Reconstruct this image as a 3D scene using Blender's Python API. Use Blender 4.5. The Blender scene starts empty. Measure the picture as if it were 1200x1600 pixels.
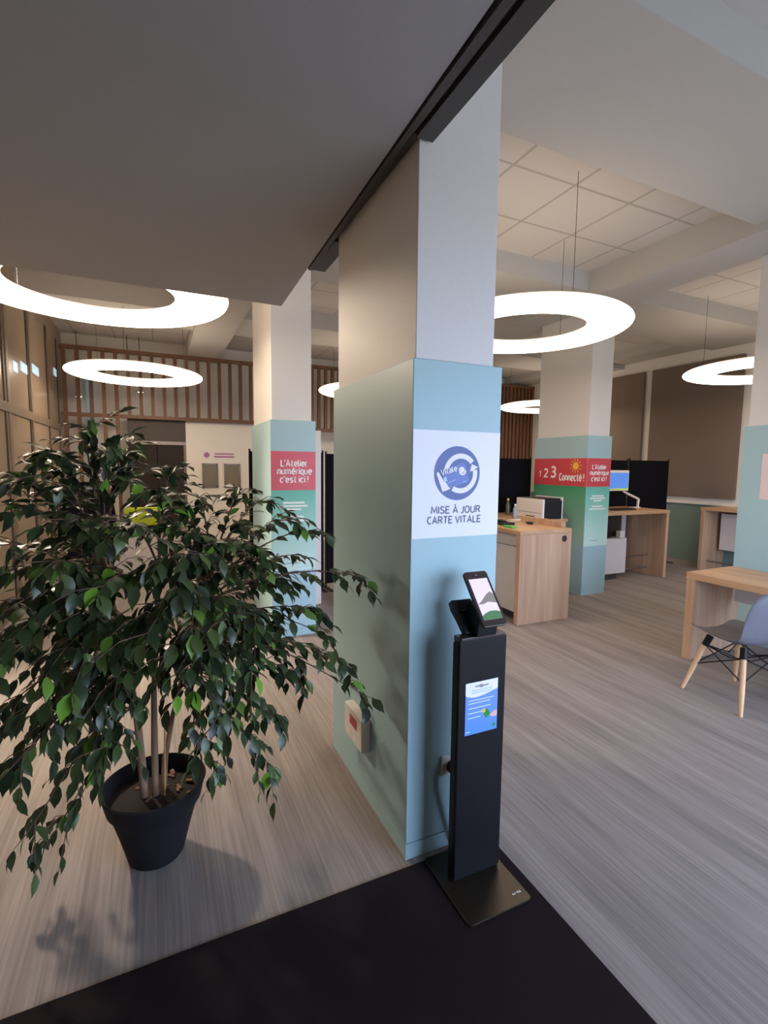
import bpy, bmesh, math, random
from mathutils import Vector, Matrix
random.seed(7)
PI = math.pi
SC = bpy.context.scene
COL = SC.collection

# ------------------------------------------------------------------ camera
cam_d = bpy.data.cameras.new('camera')
cam_d.sensor_fit = 'HORIZONTAL'
cam_d.sensor_width = 36.0
cam_d.lens = 765.0 / 1200.0 * 36.0
cam_d.clip_start = 0.02
cam = bpy.data.objects.new('camera', cam_d)
COL.objects.link(cam)
_y = Vector(((244 - 600) / 765.0, -(724 - 800) / 765.0, -1)).normalized()
_x = Vector(((2254 - 600) / 765.0, -(746 - 800) / 765.0, -1))
_x = (_x - _y * _x.dot(_y)).normalized()
_z = _x.cross(_y)
cam.matrix_world = Matrix.Translation((0, 0, 1.6)) @ Matrix((_x, _y, _z)).to_4x4()
SC.camera = cam

# ------------------------------------------------------------------ daylight, exposure
world = bpy.data.worlds.new('daylight')
SC.world = world
world.use_nodes = True
wbg = world.node_tree.nodes['Background']
wbg.inputs['Color'].default_value = (0.60, 0.72, 1.0, 1)
wbg.inputs['Strength'].default_value = 11.0
# overcast sky above the horizon, darker street below it
wn, wl_ = world.node_tree.nodes, world.node_tree.links
wtc = wn.new('ShaderNodeTexCoord'); wsp = wn.new('ShaderNodeSeparateXYZ'); wmr = wn.new('ShaderNodeMapRange'); wmx = wn.new('ShaderNodeMix')
wl_.new(wtc.outputs['Generated'], wsp.inputs[0]); wl_.new(wsp.outputs['Z'], wmr.inputs['Value'])
wmr.inputs['From Min'].default_value = -0.05; wmr.inputs['From Max'].default_value = 0.05
wmx.data_type = 'RGBA'; wmx.inputs[6].default_value = (0.21, 0.23, 0.26, 1); wmx.inputs[7].default_value = (0.56, 0.70, 1.0, 1)
wl_.new(wmr.outputs[0], wmx.inputs[0]); wl_.new(wmx.outputs[2], wbg.inputs['Color'])
pl = bpy.data.lights.new('window_portal', 'AREA')
pl.shape = 'RECTANGLE'; pl.size = 4.7; pl.size_y = 2.5
pl.cycles.is_portal = True
po = bpy.data.objects.new('window_portal', pl); COL.objects.link(po)
po.location = (3.65, -1.42, 1.35); po.rotation_euler = (PI / 2, 0, PI)
# spotlight on the left partition, just out of the frame, aimed across the plant
SPOT_AT = Vector((-1.33, 4.90, 3.05))
dl = bpy.data.lights.new('partition_spotlight', 'SPOT')
dl.energy = 760; dl.color = (1.0, 0.82, 0.64); dl.shadow_soft_size = 0.16; dl.spot_size = math.radians(100); dl.spot_blend = 0.5
do = bpy.data.objects.new('partition_spotlight', dl); COL.objects.link(do)
do.location = SPOT_AT; do.rotation_euler = (Vector((0.35, 1.75, 0.2)) - SPOT_AT).to_track_quat('-Z', 'Y').to_euler()
RING_POWER = 7.5
RING_COLOR = (1.0, 0.80, 0.60)
SC.view_settings.view_transform = 'Standard'
SC.view_settings.look = 'None'
SC.view_settings.gamma = 1.0
SC.view_settings.use_curve_mapping = False
SC.view_settings.exposure = 0.0


# ------------------------------------------------------------------ materials
def srgb(r, g, b):
    f = lambda c: (c / 255 / 12.92) if c / 255 <= 0.04045 else ((c / 255 + 0.055) / 1.055) ** 2.4
    return (f(r), f(g), f(b), 1)


def base_mat(name):
    m = bpy.data.materials.new(name); m.use_nodes = True
    nt = m.node_tree
    return m, nt, nt.nodes['Principled BSDF']


def mat(name, col, rough=0.5, metal=0.0, var=0.04, scale=30, bump=0.0, spec=0.5, emit=None, estr=0.0):
    m, nt, b = base_mat(name)
    tc = nt.nodes.new('ShaderNodeTexCoord'); nz = nt.nodes.new('ShaderNodeTexNoise')
    nz.inputs['Scale'].default_value = scale; nz.inputs['Detail'].default_value = 4
    nt.links.new(tc.outputs['Object'], nz.inputs['Vector'])
    mx = nt.nodes.new('ShaderNodeMix'); mx.data_type = 'RGBA'
    mx.inputs[6].default_value = tuple(c * (1 - var) for c in col[:3]) + (1,)
    mx.inputs[7].default_value = tuple(min(1, c * (1 + var)) for c in col[:3]) + (1,)
    nt.links.new(nz.outputs['Fac'], mx.inputs[0])
    nt.links.new(mx.outputs[2], b.inputs['Base Color'])
    b.inputs['Roughness'].default_value = rough
    b.inputs['Metallic'].default_value = metal
    b.inputs['Specular IOR Level'].default_value = spec
    if bump:
        bp = nt.nodes.new('ShaderNodeBump'); bp.inputs['Strength'].default_value = bump
        bp.inputs['Distance'].default_value = 0.003
        nt.links.new(nz.outputs['Fac'], bp.inputs['Height']); nt.links.new(bp.outputs['Normal'], b.inputs['Normal'])
    if emit:
        b.inputs['Emission Color'].default_value = tuple(emit[:3]) + (1,)
        b.inputs['Emission Strength'].default_value = estr
    return m


def streak_mat(name, cols, stretch, rough=0.6, wide=(1, 1, 1), bump=0.0, contrast=(0.3, 0.7)):
    """fibres / wood grain: two noises stretched along one axis"""
    m, nt, b = base_mat(name)
    tc = nt.nodes.new('ShaderNodeTexCoord')
    facs = []
    for st, det in ((stretch, 6), (wide, 2)):
        mp = nt.nodes.new('ShaderNodeMapping'); mp.inputs['Scale'].default_value = st
        nz = nt.nodes.new('ShaderNodeTexNoise'); nz.inputs['Scale'].default_value = 1; nz.inputs['Detail'].default_value = det
        nt.links.new(tc.outputs['Object'], mp.inputs['Vector']); nt.links.new(mp.outputs['Vector'], nz.inputs['Vector'])
        facs.append(nz)
    ad = nt.nodes.new('ShaderNodeMath'); ad.operation = 'ADD'
    nt.links.new(facs[0].outputs['Fac'], ad.inputs[0]); nt.links.new(facs[1].outputs['Fac'], ad.inputs[1])
    hv = nt.nodes.new('ShaderNodeMath'); hv.operation = 'MULTIPLY'; hv.inputs[1].default_value = 0.5
    nt.links.new(ad.outputs[0], hv.inputs[0])
    cr = nt.nodes.new('ShaderNodeValToRGB')
    cr.color_ramp.elements[0].position = contrast[0]; cr.color_ramp.elements[0].color = cols[0]
    cr.color_ramp.elements[1].position = contrast[1]; cr.color_ramp.elements[1].color = cols[1]
    nt.links.new(hv.outputs[0], cr.inputs['Fac']); nt.links.new(cr.outputs['Color'], b.inputs['Base Color'])
    b.inputs['Roughness'].default_value = rough
    if bump:
        bp = nt.nodes.new('ShaderNodeBump'); bp.inputs['Strength'].default_value = bump; bp.inputs['Distance'].default_value = 0.002
        nt.links.new(facs[0].outputs['Fac'], bp.inputs['Height']); nt.links.new(bp.outputs['Normal'], b.inputs['Normal'])
    return m


def gradient_mat(name, z0, z1, c0, c1, axis='Z', rough=0.5):
    """printed colour gradient along one axis (object coordinates)"""
    m, nt, b = base_mat(name)
    tc = nt.nodes.new('ShaderNodeTexCoord'); sp = nt.nodes.new('ShaderNodeSeparateXYZ')
    nt.links.new(tc.outputs['Object'], sp.inputs[0])
    mr = nt.nodes.new('ShaderNodeMapRange')
    mr.inputs['From Min'].default_value = z0; mr.inputs['From Max'].default_value = z1
    nt.links.new(sp.outputs[axis], mr.inputs['Value'])
    mx = nt.nodes.new('ShaderNodeMix'); mx.data_type = 'RGBA'
    mx.inputs[6].default_value = c0; mx.inputs[7].default_value = c1
    nt.links.new(mr.outputs[0], mx.inputs[0]); nt.links.new(mx.outputs[2], b.inputs['Base Color'])
    b.inputs['Roughness'].default_value = rough
    return m


def tile_mat(name, col, line, ox, oy, sx, sy, w=0.012):
    m, nt, b = base_mat(name)
    tc = nt.nodes.new('ShaderNodeTexCoord'); sp = nt.nodes.new('ShaderNodeSeparateXYZ')
    nt.links.new(tc.outputs['Object'], sp.inputs[0])
    outs = []
    for ax, o, s in (('X', ox, sx), ('Y', oy, sy)):
        a = nt.nodes.new('ShaderNodeMath'); a.operation = 'SUBTRACT'; a.inputs[1].default_value = o - s / 2
        nt.links.new(sp.outputs[ax], a.inputs[0])
        md = nt.nodes.new('ShaderNodeMath'); md.operation = 'FLOORED_MODULO'; md.inputs[1].default_value = s
        nt.links.new(a.outputs[0], md.inputs[0])
        d = nt.nodes.new('ShaderNodeMath'); d.operation = 'SUBTRACT'; d.inputs[1].default_value = s / 2
        nt.links.new(md.outputs[0], d.inputs[0])
        ab = nt.nodes.new('ShaderNodeMath'); ab.operation = 'ABSOLUTE'; nt.links.new(d.outputs[0], ab.inputs[0])
        lt = nt.nodes.new('ShaderNodeMath'); lt.operation = 'LESS_THAN'; lt.inputs[1].default_value = w
        nt.links.new(ab.outputs[0], lt.inputs[0]); outs.append(lt)
    mxm = nt.nodes.new('ShaderNodeMath'); mxm.operation = 'MAXIMUM'
    nt.links.new(outs[0].outputs[0], mxm.inputs[0]); nt.links.new(outs[1].outputs[0], mxm.inputs[1])
    mx = nt.nodes.new('ShaderNodeMix'); mx.data_type = 'RGBA'
    mx.inputs[6].default_value = col; mx.inputs[7].default_value = line
    nt.links.new(mxm.outputs[0], mx.inputs[0]); nt.links.new(mx.outputs[2], b.inputs['Base Color'])
    b.inputs['Roughness'].default_value = 0.85
    return m


def leaf_mat():
    m, nt, b = base_mat('ficus_leaf')
    g = nt.nodes.new('ShaderNodeNewGeometry')
    cr = nt.nodes.new('ShaderNodeValToRGB')
    e = cr.color_ramp.elements
    e[0].position = 0.0; e[0].color = srgb(28, 42, 24)
    e[1].position = 0.80; e[1].color = srgb(62, 80, 42)
    n = e.new(0.93); n.color = srgb(92, 112, 56)
    n = e.new(0.995); n.color = srgb(110, 160, 50)
    nt.links.new(g.outputs['Random Per Island'], cr.inputs['Fac'])
    nt.links.new(cr.outputs['Color'], b.inputs['Base Color'])
    b.inputs['Roughness'].default_value = 0.38
    b.inputs['Specular IOR Level'].default_value = 0.5
    return m


M = {}
M['white_wall'] = mat('white_wall_paint', (0.72, 0.69, 0.64, 1), 0.75, scale=60, bump=0.05)
M['white_pillar'] = mat('white_pillar_paint', (0.72, 0.70, 0.68, 1), 0.6, scale=60, bump=0.0)
M['soffit'] = mat('grey_soffit_paint', (0.40, 0.39, 0.40, 1), 0.8, scale=80, bump=0.06)
M['beam'] = mat('beam_paint', (0.50, 0.485, 0.465, 1), 0.8, scale=60, bump=0.04)
M['ceiling'] = tile_mat('ceiling_tiles', (0.58, 0.55, 0.52, 1), (0.40, 0.375, 0.35, 1), 3.01, 3.03, 0.6, 0.62)
M['track'] = mat('dark_track', srgb(70, 66, 64), 0.5, var=0.06)
M['teal'] = mat('pale_teal_cladding', srgb(162, 194, 200), 0.45, var=0.015, scale=8)
M['panel_white'] = mat('printed_white', srgb(232, 230, 240), 0.4, var=0.01)
M['red'] = mat('printed_red', srgb(205, 70, 80), 0.4, var=0.02)
M['white_print'] = mat('white_lettering', srgb(240, 236, 232), 0.5, var=0.01)
M['navy'] = mat('emblem_navy', srgb(78, 96, 160), 0.45, var=0.03)
M['card_blue'] = mat('emblem_card_blue', srgb(98, 118, 190), 0.45, var=0.03)
M['grey_print'] = mat('grey_lettering', srgb(98, 102, 128), 0.5, var=0.02)
M['lightblue_print'] = mat('pale_blue_print', srgb(172, 204, 240), 0.45, var=0.02)
M['sun'] = mat('printed_sun', srgb(240, 190, 60), 0.45, var=0.02)
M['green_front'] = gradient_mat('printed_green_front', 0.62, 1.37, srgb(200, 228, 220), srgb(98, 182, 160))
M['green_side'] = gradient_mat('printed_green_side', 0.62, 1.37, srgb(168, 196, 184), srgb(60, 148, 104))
M['floor'] = streak_mat('grey_streaked_carpet', (srgb(106, 98, 94), srgb(148, 139, 134)), (85, 2.2, 1), 0.85, (9, 0.6, 1), bump=0.25, contrast=(0.32, 0.66))
M['mat'] = mat('black_entrance_carpet', srgb(30, 24, 26), 0.95, var=0.25, scale=220, bump=0.5, spec=0.1)
M['oak_v'] = streak_mat('oak_upright', (srgb(166, 128, 100), srgb(206, 172, 142)), (26, 26, 1.6), 0.5, (5, 5, 0.5))
M['oak_h'] = streak_mat('oak_worktop', (srgb(172, 132, 98), srgb(206, 168, 130)), (26, 1.6, 26), 0.4, (6, 0.6, 6))
M['oak_x'] = streak_mat('oak_worktop_cross', (srgb(172, 132, 98), srgb(206, 168, 130)), (1.6, 26, 26), 0.4, (0.6, 6, 6))
M['slat'] = streak_mat('brown_slat_wood', (srgb(88, 56, 38), srgb(116, 78, 54)), (30, 30, 1.5), 0.55, (6, 6, 0.6))
M['black'] = mat('black_satin_metal', srgb(12, 11, 15), 0.5, var=0.1, spec=0.25)
M['black_fabric'] = mat('black_screen_fabric', srgb(20, 19, 24), 0.95, var=0.2, scale=300, bump=0.2, spec=0.1)
M['bronze'] = mat('bronze_base_metal', srgb(46, 39, 30), 0.32, metal=0.5, var=0.08)
M['black_plastic'] = mat('black_plastic', srgb(22, 21, 24), 0.4, var=0.1)
M['dark_bezel'] = mat('dark_bezel', srgb(58, 46, 44), 0.25, var=0.05)
M['white_plastic'] = mat('white_plastic', srgb(226, 220, 214), 0.4, var=0.02)
M['white_laminate'] = mat('white_laminate', srgb(216, 208, 204), 0.45, var=0.02)
M['grey_metal'] = mat('brushed_metal', srgb(150, 142, 138), 0.35, metal=0.8, var=0.05)
M['alarm_red'] = mat('alarm_red', srgb(170, 26, 36), 0.35, var=0.05)
M['shell_grey'] = mat('grey_seat_plastic', srgb(98, 98, 106), 0.5, var=0.03)
M['beech'] = streak_mat('pale_beech', (srgb(196, 154, 112), srgb(220, 182, 142)), (40, 40, 3), 0.5, (8, 8, 1))
M['pot'] = mat('anthracite_pot', srgb(30, 29, 34), 0.75, var=0.08, spec=0.15)
M['soil'] = mat('dark_soil', srgb(24, 17, 14), 0.95, var=0.4, scale=90, bump=0.8)
M['chip'] = mat('bark_chip', srgb(118, 84, 60), 0.8, var=0.3)
M['bark'] = streak_mat('ficus_bark', (srgb(120, 92, 72), srgb(168, 136, 108)), (60, 60, 6), 0.75, (12, 12, 2), bump=0.4)
M['twig'] = streak_mat('ficus_twig', (srgb(84, 62, 50), srgb(112, 86, 68)), (60, 60, 6), 0.75, (12, 12, 2))
M['cane'] = mat('bamboo_cane', srgb(206, 160, 96), 0.6, var=0.1)
M['leaf'] = leaf_mat()
M['acoustic'] = mat('grey_acoustic_fabric', srgb(118, 105, 95), 0.95, var=0.06, scale=400, bump=0.15, spec=0.1)
M['dado'] = mat('teal_dado_paint', srgb(112, 132, 130), 0.6, var=0.03)
M['glazed'] = mat('frosted_partition_glass', srgb(150, 132, 112), 0.25, var=0.05, scale=3)
M['mullion'] = mat('taupe_mullion', srgb(120, 104, 88), 0.5, var=0.05)
M['mullion_dark'] = mat('dark_joint', srgb(62, 50, 42), 0.6, var=0.05)
M['dark_glass'] = mat('dark_door_glass', srgb(52, 46, 44), 0.12, var=0.1, scale=2)
M['dark_panel'] = mat('dark_overpanel', srgb(66, 58, 54), 0.6, var=0.06)
M['poster_grey'] = gradient_mat('grey_notice', 1.17, 1.6, srgb(120, 112, 100), srgb(176, 168, 156))
M['purple'] = mat('purple_print', srgb(160, 104, 156), 0.5, var=0.03)
M['lime'] = mat('lime_fabric', srgb(172, 190, 40), 0.8, var=0.06)
M['lit_window'] = mat('lit_window', srgb(170, 200, 220), 0.3, emit=srgb(170, 205, 228), estr=0.8)  # glow of a far lit window, also of the painted reflections on the partition
M['lit_window_dim'] = mat('dim_lit_window', srgb(110, 130, 140), 0.3, emit=srgb(120, 140, 150), estr=0.35)
M['spot'] = mat('spot_lens', (1, 1, 1, 1), 0.3, emit=(1.0, 0.9, 0.8), estr=6)
M['ring'] = mat('ring_diffuser', (0.9, 0.9, 0.9, 1), 0.4, emit=RING_COLOR, estr=RING_POWER)
M['ring_bright'] = mat('ring_diffuser_full', (0.9, 0.9, 0.9, 1), 0.4, emit=RING_COLOR, estr=RING_POWER * 1.5)
M['ring_top'] = mat('ring_top_diffuser', (0.8, 0.8, 0.8, 1), 0.5, emit=RING_COLOR, estr=RING_POWER * 0.11)
M['cable'] = mat('grey_cable', srgb(84, 78, 74), 0.7, spec=0.1)
M['screen_white'] = mat('tablet_screen', srgb(200, 186, 214), 0.15, emit=srgb(232, 214, 236), estr=0.62)
M['screen_green'] = mat('tablet_screen_green', srgb(70, 106, 76), 0.15, emit=srgb(84, 130, 92), estr=0.5)
M['screen_shade'] = mat('tablet_screen_hill', srgb(120, 116, 110), 0.15, emit=srgb(142, 132, 124), estr=0.5)
M['mon_blue'] = mat('monitor_blue', srgb(60, 100, 180), 0.2, emit=srgb(86, 134, 206), estr=0.8)
M['mon_green'] = mat('monitor_green_bar', srgb(150, 180, 40), 0.2, emit=srgb(170, 196, 50), estr=0.7)
M['poster_blue'] = gradient_mat('poster_blue', 0.60, 0.80, srgb(84, 142, 232), srgb(120, 150, 222))
M['poster_white'] = mat('poster_white', srgb(236, 234, 250), 0.4, var=0.01)
M['card_green'] = mat('card_green', srgb(40, 140, 60), 0.4)
M['card_yellow'] = mat('card_yellow', srgb(226, 196, 90), 0.4)
M['skin_print'] = mat('printed_hand', srgb(226, 176, 176), 0.5)
M['pale_print'] = mat('pale_text_print', srgb(196, 214, 248), 0.5)
M['paper'] = mat('white_paper', srgb(236, 230, 232), 0.6, var=0.01)
M['bottle_clear'] = mat('dark_bottle', srgb(80, 78, 70), 0.2)
M['bottle_white'] = mat('grey_bottle_label', srgb(150, 156, 166), 0.35)
M['green_plastic'] = mat('green_plastic', srgb(90, 190, 80), 0.5)
M['vent'] = mat('vent_grey', srgb(120, 106, 96), 0.6)
M['sign_pale'] = mat('pale_sign_plate', srgb(226, 206, 204), 0.5, var=0.01)


# ------------------------------------------------------------------ mesh helpers
class MB:
    def __init__(s): s.v = []; s.f = []

    def box(s, x0, x1, y0, y1, z0, z1):
        n = len(s.v)
        s.v += [(x0, y0, z0), (x1, y0, z0), (x1, y1, z0), (x0, y1, z0), (x0, y0, z1), (x1, y0, z1), (x1, y1, z1), (x0, y1, z1)]
        s.f += [tuple(n + i for i in q) for q in ((3, 2, 1, 0), (4, 5, 6, 7), (0, 1, 5, 4), (1, 2, 6, 5), (2, 3, 7, 6), (3, 0, 4, 7))]
        return s

    def prism(s, pts, ext):
        """closed prism: polygon of 3-D points (outline) extruded by vector ext"""
        n = len(s.v); k = len(pts); ext = Vector(ext)
        s.v += [tuple(p) for p in pts] + [tuple(Vector(p) + ext) for p in pts]
        s.f += [tuple(n + i for i in range(k))[::-1], tuple(n + k + i for i in range(k))]
        for i in range(k):
            j = (i + 1) % k
            s.f.append((n + i, n + j, n + k + j, n + k + i))
        return s

    def lathe(s, prof, c=(0, 0, 0), n=32, closed=False):
        b = len(s.v); k = len(prof)
        for i in range(n):
            a = 2 * PI * i / n
            for r, z in prof: s.v.append((c[0] + r * math.cos(a), c[1] + r * math.sin(a), c[2] + z))
        for i in range(n):
            i2 = (i + 1) % n
            for j in range(k if closed else k - 1):
                j2 = (j + 1) % k
                s.f.append((b + i * k + j, b + i2 * k + j, b + i2 * k + j2, b + i * k + j2))
        if not closed:
            s.f.append(tuple(b + i * k for i in range(n))[::-1])
            s.f.append(tuple(b + i * k + k - 1 for i in range(n)))
        return s

    def tube(s, pts, rad, n=8):
        pts = [Vector(p) for p in pts]
        if not hasattr(rad, '__len__'): rad = [rad] * len(pts)
        b = len(s.v); up = Vector((0.31, 0.17, 0.93)).normalized()
        for i, p in enumerate(pts):
            t = (pts[min(i + 1, len(pts) - 1)] - pts[max(i - 1, 0)]).normalized()
            a = t.cross(up)
            if a.length < 1e-3: a = t.cross(Vector((1, 0, 0)))
            a.normalize(); c = t.cross(a)
            for k in range(n):
                w = 2 * PI * k / n
                s.v.append(tuple(p + (a * math.cos(w) + c * math.sin(w)) * rad[i]))
        for i in range(len(pts) - 1):
            for k in range(n):
                k2 = (k + 1) % n
                s.f.append((b + i * n + k, b + i * n + k2, b + (i + 1) * n + k2, b + (i + 1) * n + k))
        s.f.append(tuple(b + k for k in range(n))[::-1])
        s.f.append(tuple(b + (len(pts) - 1) * n + k for k in range(n)))
        return s

    def build(s, name, material, parent=None, org=(0, 0, 0), smooth=False, bev=0.0, seg=2):
        me = bpy.data.meshes.new(name)
        o3 = Vector(org)
        me.from_pydata([tuple(Vector(v) - o3) for v in s.v], [], s.f)
        bm = bmesh.new(); bm.from_mesh(me); bmesh.ops.recalc_face_normals(bm, faces=bm.faces); bm.to_mesh(me); bm.free()
        me.materials.append(material)
        o = bpy.data.objects.new(name, me); COL.objects.link(o)
        if parent: o.parent = parent
        else: o.location = o3
        if smooth:
            for p in me.polygons: p.use_smooth = True
            me.set_sharp_from_angle(angle=math.radians(40))
        if bev:
            md = o.modifiers.new('bevel', 'BEVEL'); md.width = bev; md.segments = seg; md.limit_method = 'ANGLE'
        return o


def box(name, m, x0, x1, y0, y1, z0, z1, parent=None, org=(0, 0, 0), bev=0.0):
    return MB().box(x0, x1, y0, y1, z0, z1).build(name, m, parent, org, bev=bev)


def thing(name, label, cat, loc=(0, 0, 0), rz=0, group=None):
    o = bpy.data.objects.new(name, None); o.empty_display_size = 0.1
    COL.objects.link(o); o.location = loc; o.rotation_euler = (0, 0, rz)
    return tag(o, label, cat, group)


def tag(o, label, cat, group=None):
    o['label'] = label; o['category'] = cat
    if group: o['group'] = group
    return o


def struct(o):
    o['kind'] = 'structure'; return o


def face(kind, c, off):
    """u,v,w -> world point on a vertical face: 'F' looks to -Y (plane y=c), 'S' looks to -X (plane x=c; u is world y)"""
    if kind == 'F': return lambda u, v, w=0.0: (u, c - off - w, v)
    return lambda u, v, w=0.0: (c - off - w, u, v)


def plate(mb, fc, pts, t=0.001):
    a = fc(0, 0, 0); b = fc(0, 0, t)
    return mb.prism([fc(u, v) for u, v in pts], Vector(b) - Vector(a))


def rect(u0, u1, v0, v1): return [(u0, v0), (u1, v0), (u1, v1), (u0, v1)]


def circle(u, v, r, n=40, ru=None): return [(u + (ru or r) * math.cos(2 * PI * i / n), v + r * math.sin(2 * PI * i / n)) for i in range(n)]


def arcband(u, v, r0, r1, a0, a1, n=28):
    A = [math.radians(a0 + (a1 - a0) * i / n) for i in range(n + 1)]
    return [(u + r1 * math.cos(a), v + r1 * math.sin(a)) for a in A] + [(u + r0 * math.cos(a), v + r0 * math.sin(a)) for a in reversed(A)]


def lettering(name, txt, fc, u, v, width, height, m, parent, org, bold=0.0, tilt=0.0, flip=1, t=0.0008, spacing=1.0):
    """text as a thin mesh, centred on (u,v) of a face and fitted to width x height; flip=-1 where u runs to the reader's left"""
    cu = bpy.data.curves.new(name, 'FONT'); cu.body = txt; cu.align_x = 'CENTER'; cu.offset = bold; cu.resolution_u = 3
    cu.space_character = spacing
    o = bpy.data.objects.new(name, cu); COL.objects.link(o)
    bpy.context.view_layer.update()
    me = bpy.data.meshes.new_from_object(o.evaluated_get(bpy.context.evaluated_depsgraph_get()))
    bpy.data.objects.remove(o); bpy.data.curves.remove(cu)
    xs = [p.co.x for p in me.vertices]; ys = [p.co.y for p in me.vertices]
    cx, cy = (min(xs) + max(xs)) / 2, (min(ys) + max(ys)) / 2
    sx = width / (max(xs) - min(xs)); sy = height / (max(ys) - min(ys)) if height else sx
    ct, st = math.cos(tilt), math.sin(tilt); o3 = Vector(org)
    bm = bmesh.new(); bm.from_mesh(me)
    for p in bm.verts:
        a, b = (p.co.x - cx) * sx, (p.co.y - cy) * sy
        a, b = a * ct - b * st, a * st + b * ct
        p.co = Vector(fc(u + flip * a, v + b, t)) - o3
    r = bmesh.ops.extrude_face_region(bm, geom=bm.faces[:])
    d = Vector(fc(0, 0, 0)) - Vector(fc(0, 0, t))
    for g in r['geom']:
        if isinstance(g, bmesh.types.BMVert): g.co += d
    bmesh.ops.recalc_face_normals(bm, faces=bm.faces)
    bm.to_mesh(me); bm.free()
    me.materials.clear(); me.materials.append(m)
    ob = bpy.data.objects.new(name, me); COL.objects.link(ob); ob.parent = parent
    return ob


# rounded sans lettering drawn as strokes (cell height 1)
G = {
 'M': (.80, [[(0, 0), (.07, 1), (.40, .22), (.73, 1), (.80, 0)]]), 'I': (0, [[(0, 0), (0, 1)]]),
 'S': (.54, [[(.50, .88), (.40, .97), (.26, 1), (.09, .93), (.03, .76), (.10, .60), (.28, .51), (.46, .41), (.54, .25), (.45, .07), (.26, 0), (.10, .03), (0, .12)]]),
 'E': (.50, [[(.50, 1), (0, 1), (0, 0), (.50, 0)], [(0, .52), (.44, .52)]]),
 'A': (.66, [[(0, 0), (.33, 1), (.66, 0)], [(.12, .33), (.54, .33)]]),
 'À': (.66, [[(0, 0), (.33, 1), (.66, 0)], [(.12, .33), (.54, .33)], [(.20, 1.30), (.36, 1.12)]]),
 'J': (.32, [[(.32, 1), (.32, .25), (.26, .07), (.12, 0), (0, .04)]]),
 'O': (.62, [[(.31, 1), (.13, .93), (.03, .75), (0, .5), (.03, .25), (.13, .07), (.31, 0), (.49, .07), (.59, .25), (.62, .5), (.59, .75), (.49, .93), (.31, 1)]]),
 'U': (.56, [[(0, 1), (0, .28), (.06, .09), (.18, .01), (.28, 0), (.38, .01), (.50, .09), (.56, .28), (.56, 1)]]),
 'R': (.56, [[(0, 0), (0, 1), (.30, 1), (.47, .93), (.53, .76), (.47, .58), (.30, .50), (0, .50)], [(.30, .50), (.56, 0)]]),
 'C': (.52, [[(.52, .90), (.40, .99), (.28, 1), (.10, .90), (0, .65), (0, .35), (.10, .10), (.28, 0), (.40, .01), (.52, .09)]]),
 'T': (.58, [[(0, 1), (.58, 1)], [(.29, 1), (.29, 0)]]), 'V': (.64, [[(0, 1), (.32, 0), (.64, 1)]]), 'L': (.46, [[(0, 1), (0, 0), (.46, 0)]]),
 't': (.34, [[(.12, .95), (.12, .18), (.18, .04), (.34, 0)], [(0, .70), (.34, .70)]]),
 'e': (.50, [[(.02, .36), (.50, .36), (.48, .56), (.38, .67), (.25, .70), (.10, .64), (.02, .46), (.02, .24), (.10, .06), (.27, 0), (.46, .05)]]),
 'é': (.50, [[(.02, .36), (.50, .36), (.48, .56), (.38, .67), (.25, .70), (.10, .64), (.02, .46), (.02, .24), (.10, .06), (.27, 0), (.46, .05)], [(.22, .84), (.36, 1.0)]]),
 'l': (.14, [[(0, 1), (0, .14), (.04, .03), (.14, 0)]]), 'i': (0, [[(0, .70), (0, 0)], [(0, .88), (0, .99)]]),
 'r': (.28, [[(0, 0), (0, .70)], [(0, .50), (.10, .65), (.28, .70)]]),
 'n': (.46, [[(0, 0), (0, .70)], [(0, .52), (.12, .66), (.26, .70), (.40, .64), (.46, .48), (.46, 0)]]),
 'u': (.46, [[(0, .70), (0, .22), (.06, .06), (.20, 0), (.34, .04), (.46, .18)], [(.46, .70), (.46, 0)]]),
 'm': (.80, [[(0, 0), (0, .70)], [(0, .52), (.10, .66), (.22, .70), (.34, .64), (.40, .48), (.40, 0)], [(.40, .52), (.50, .66), (.62, .70), (.74, .64), (.80, .48), (.80, 0)]]),
 'q': (.46, [[(.46, .62), (.30, .70), (.20, .70), (.06, .62), (0, .46), (0, .24), (.06, .08), (.20, 0), (.30, 0), (.46, .10)], [(.46, .70), (.46, -.25)]]),
 'a': (.44, [[(.06, .64), (.20, .70), (.34, .67), (.44, .56), (.44, 0)], [(.44, .40), (.20, .40), (.05, .32), (0, .19), (.05, .05), (.18, 0), (.32, .04), (.44, .16)]]),
 'c': (.42, [[(.42, .64), (.30, .70), (.20, .70), (.06, .62), (0, .46), (0, .24), (.06, .08), (.20, 0), (.30, 0), (.42, .06)]]),
 's': (.40, [[(.37, .63), (.28, .69), (.19, .70), (.06, .65), (.02, .53), (.08, .42), (.20, .36), (.34, .29), (.40, .17), (.33, .05), (.19, 0), (.07, .02), (0, .08)]]),
 'o': (.50, [[(.25, .70), (.10, .64), (.02, .50), (0, .35), (.02, .20), (.10, .06), (.25, 0), (.40, .06), (.48, .20), (.50, .35), (.48, .50), (.40, .64), (.25, .70)]]),
 "'": (0, [[(0, 1), (0, .76)]]), '!': (0, [[(0, 1), (0, .34)], [(0, 0), (0, .10)]]),
 '1': (.22, [[(0, .76), (.22, 1), (.22, 0)]]),
 '2': (.52, [[(.02, .82), (.10, .95), (.27, 1), (.44, .93), (.50, .76), (.44, .58), (.02, 0), (.52, 0)]]),
 '3': (.52, [[(.03, .90), (.15, .98), (.28, 1), (.44, .92), (.48, .76), (.42, .61), (.24, .53), (.44, .45), (.52, .28), (.44, .08), (.26, 0), (.10, .02), (0, .10)]]),
}


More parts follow.
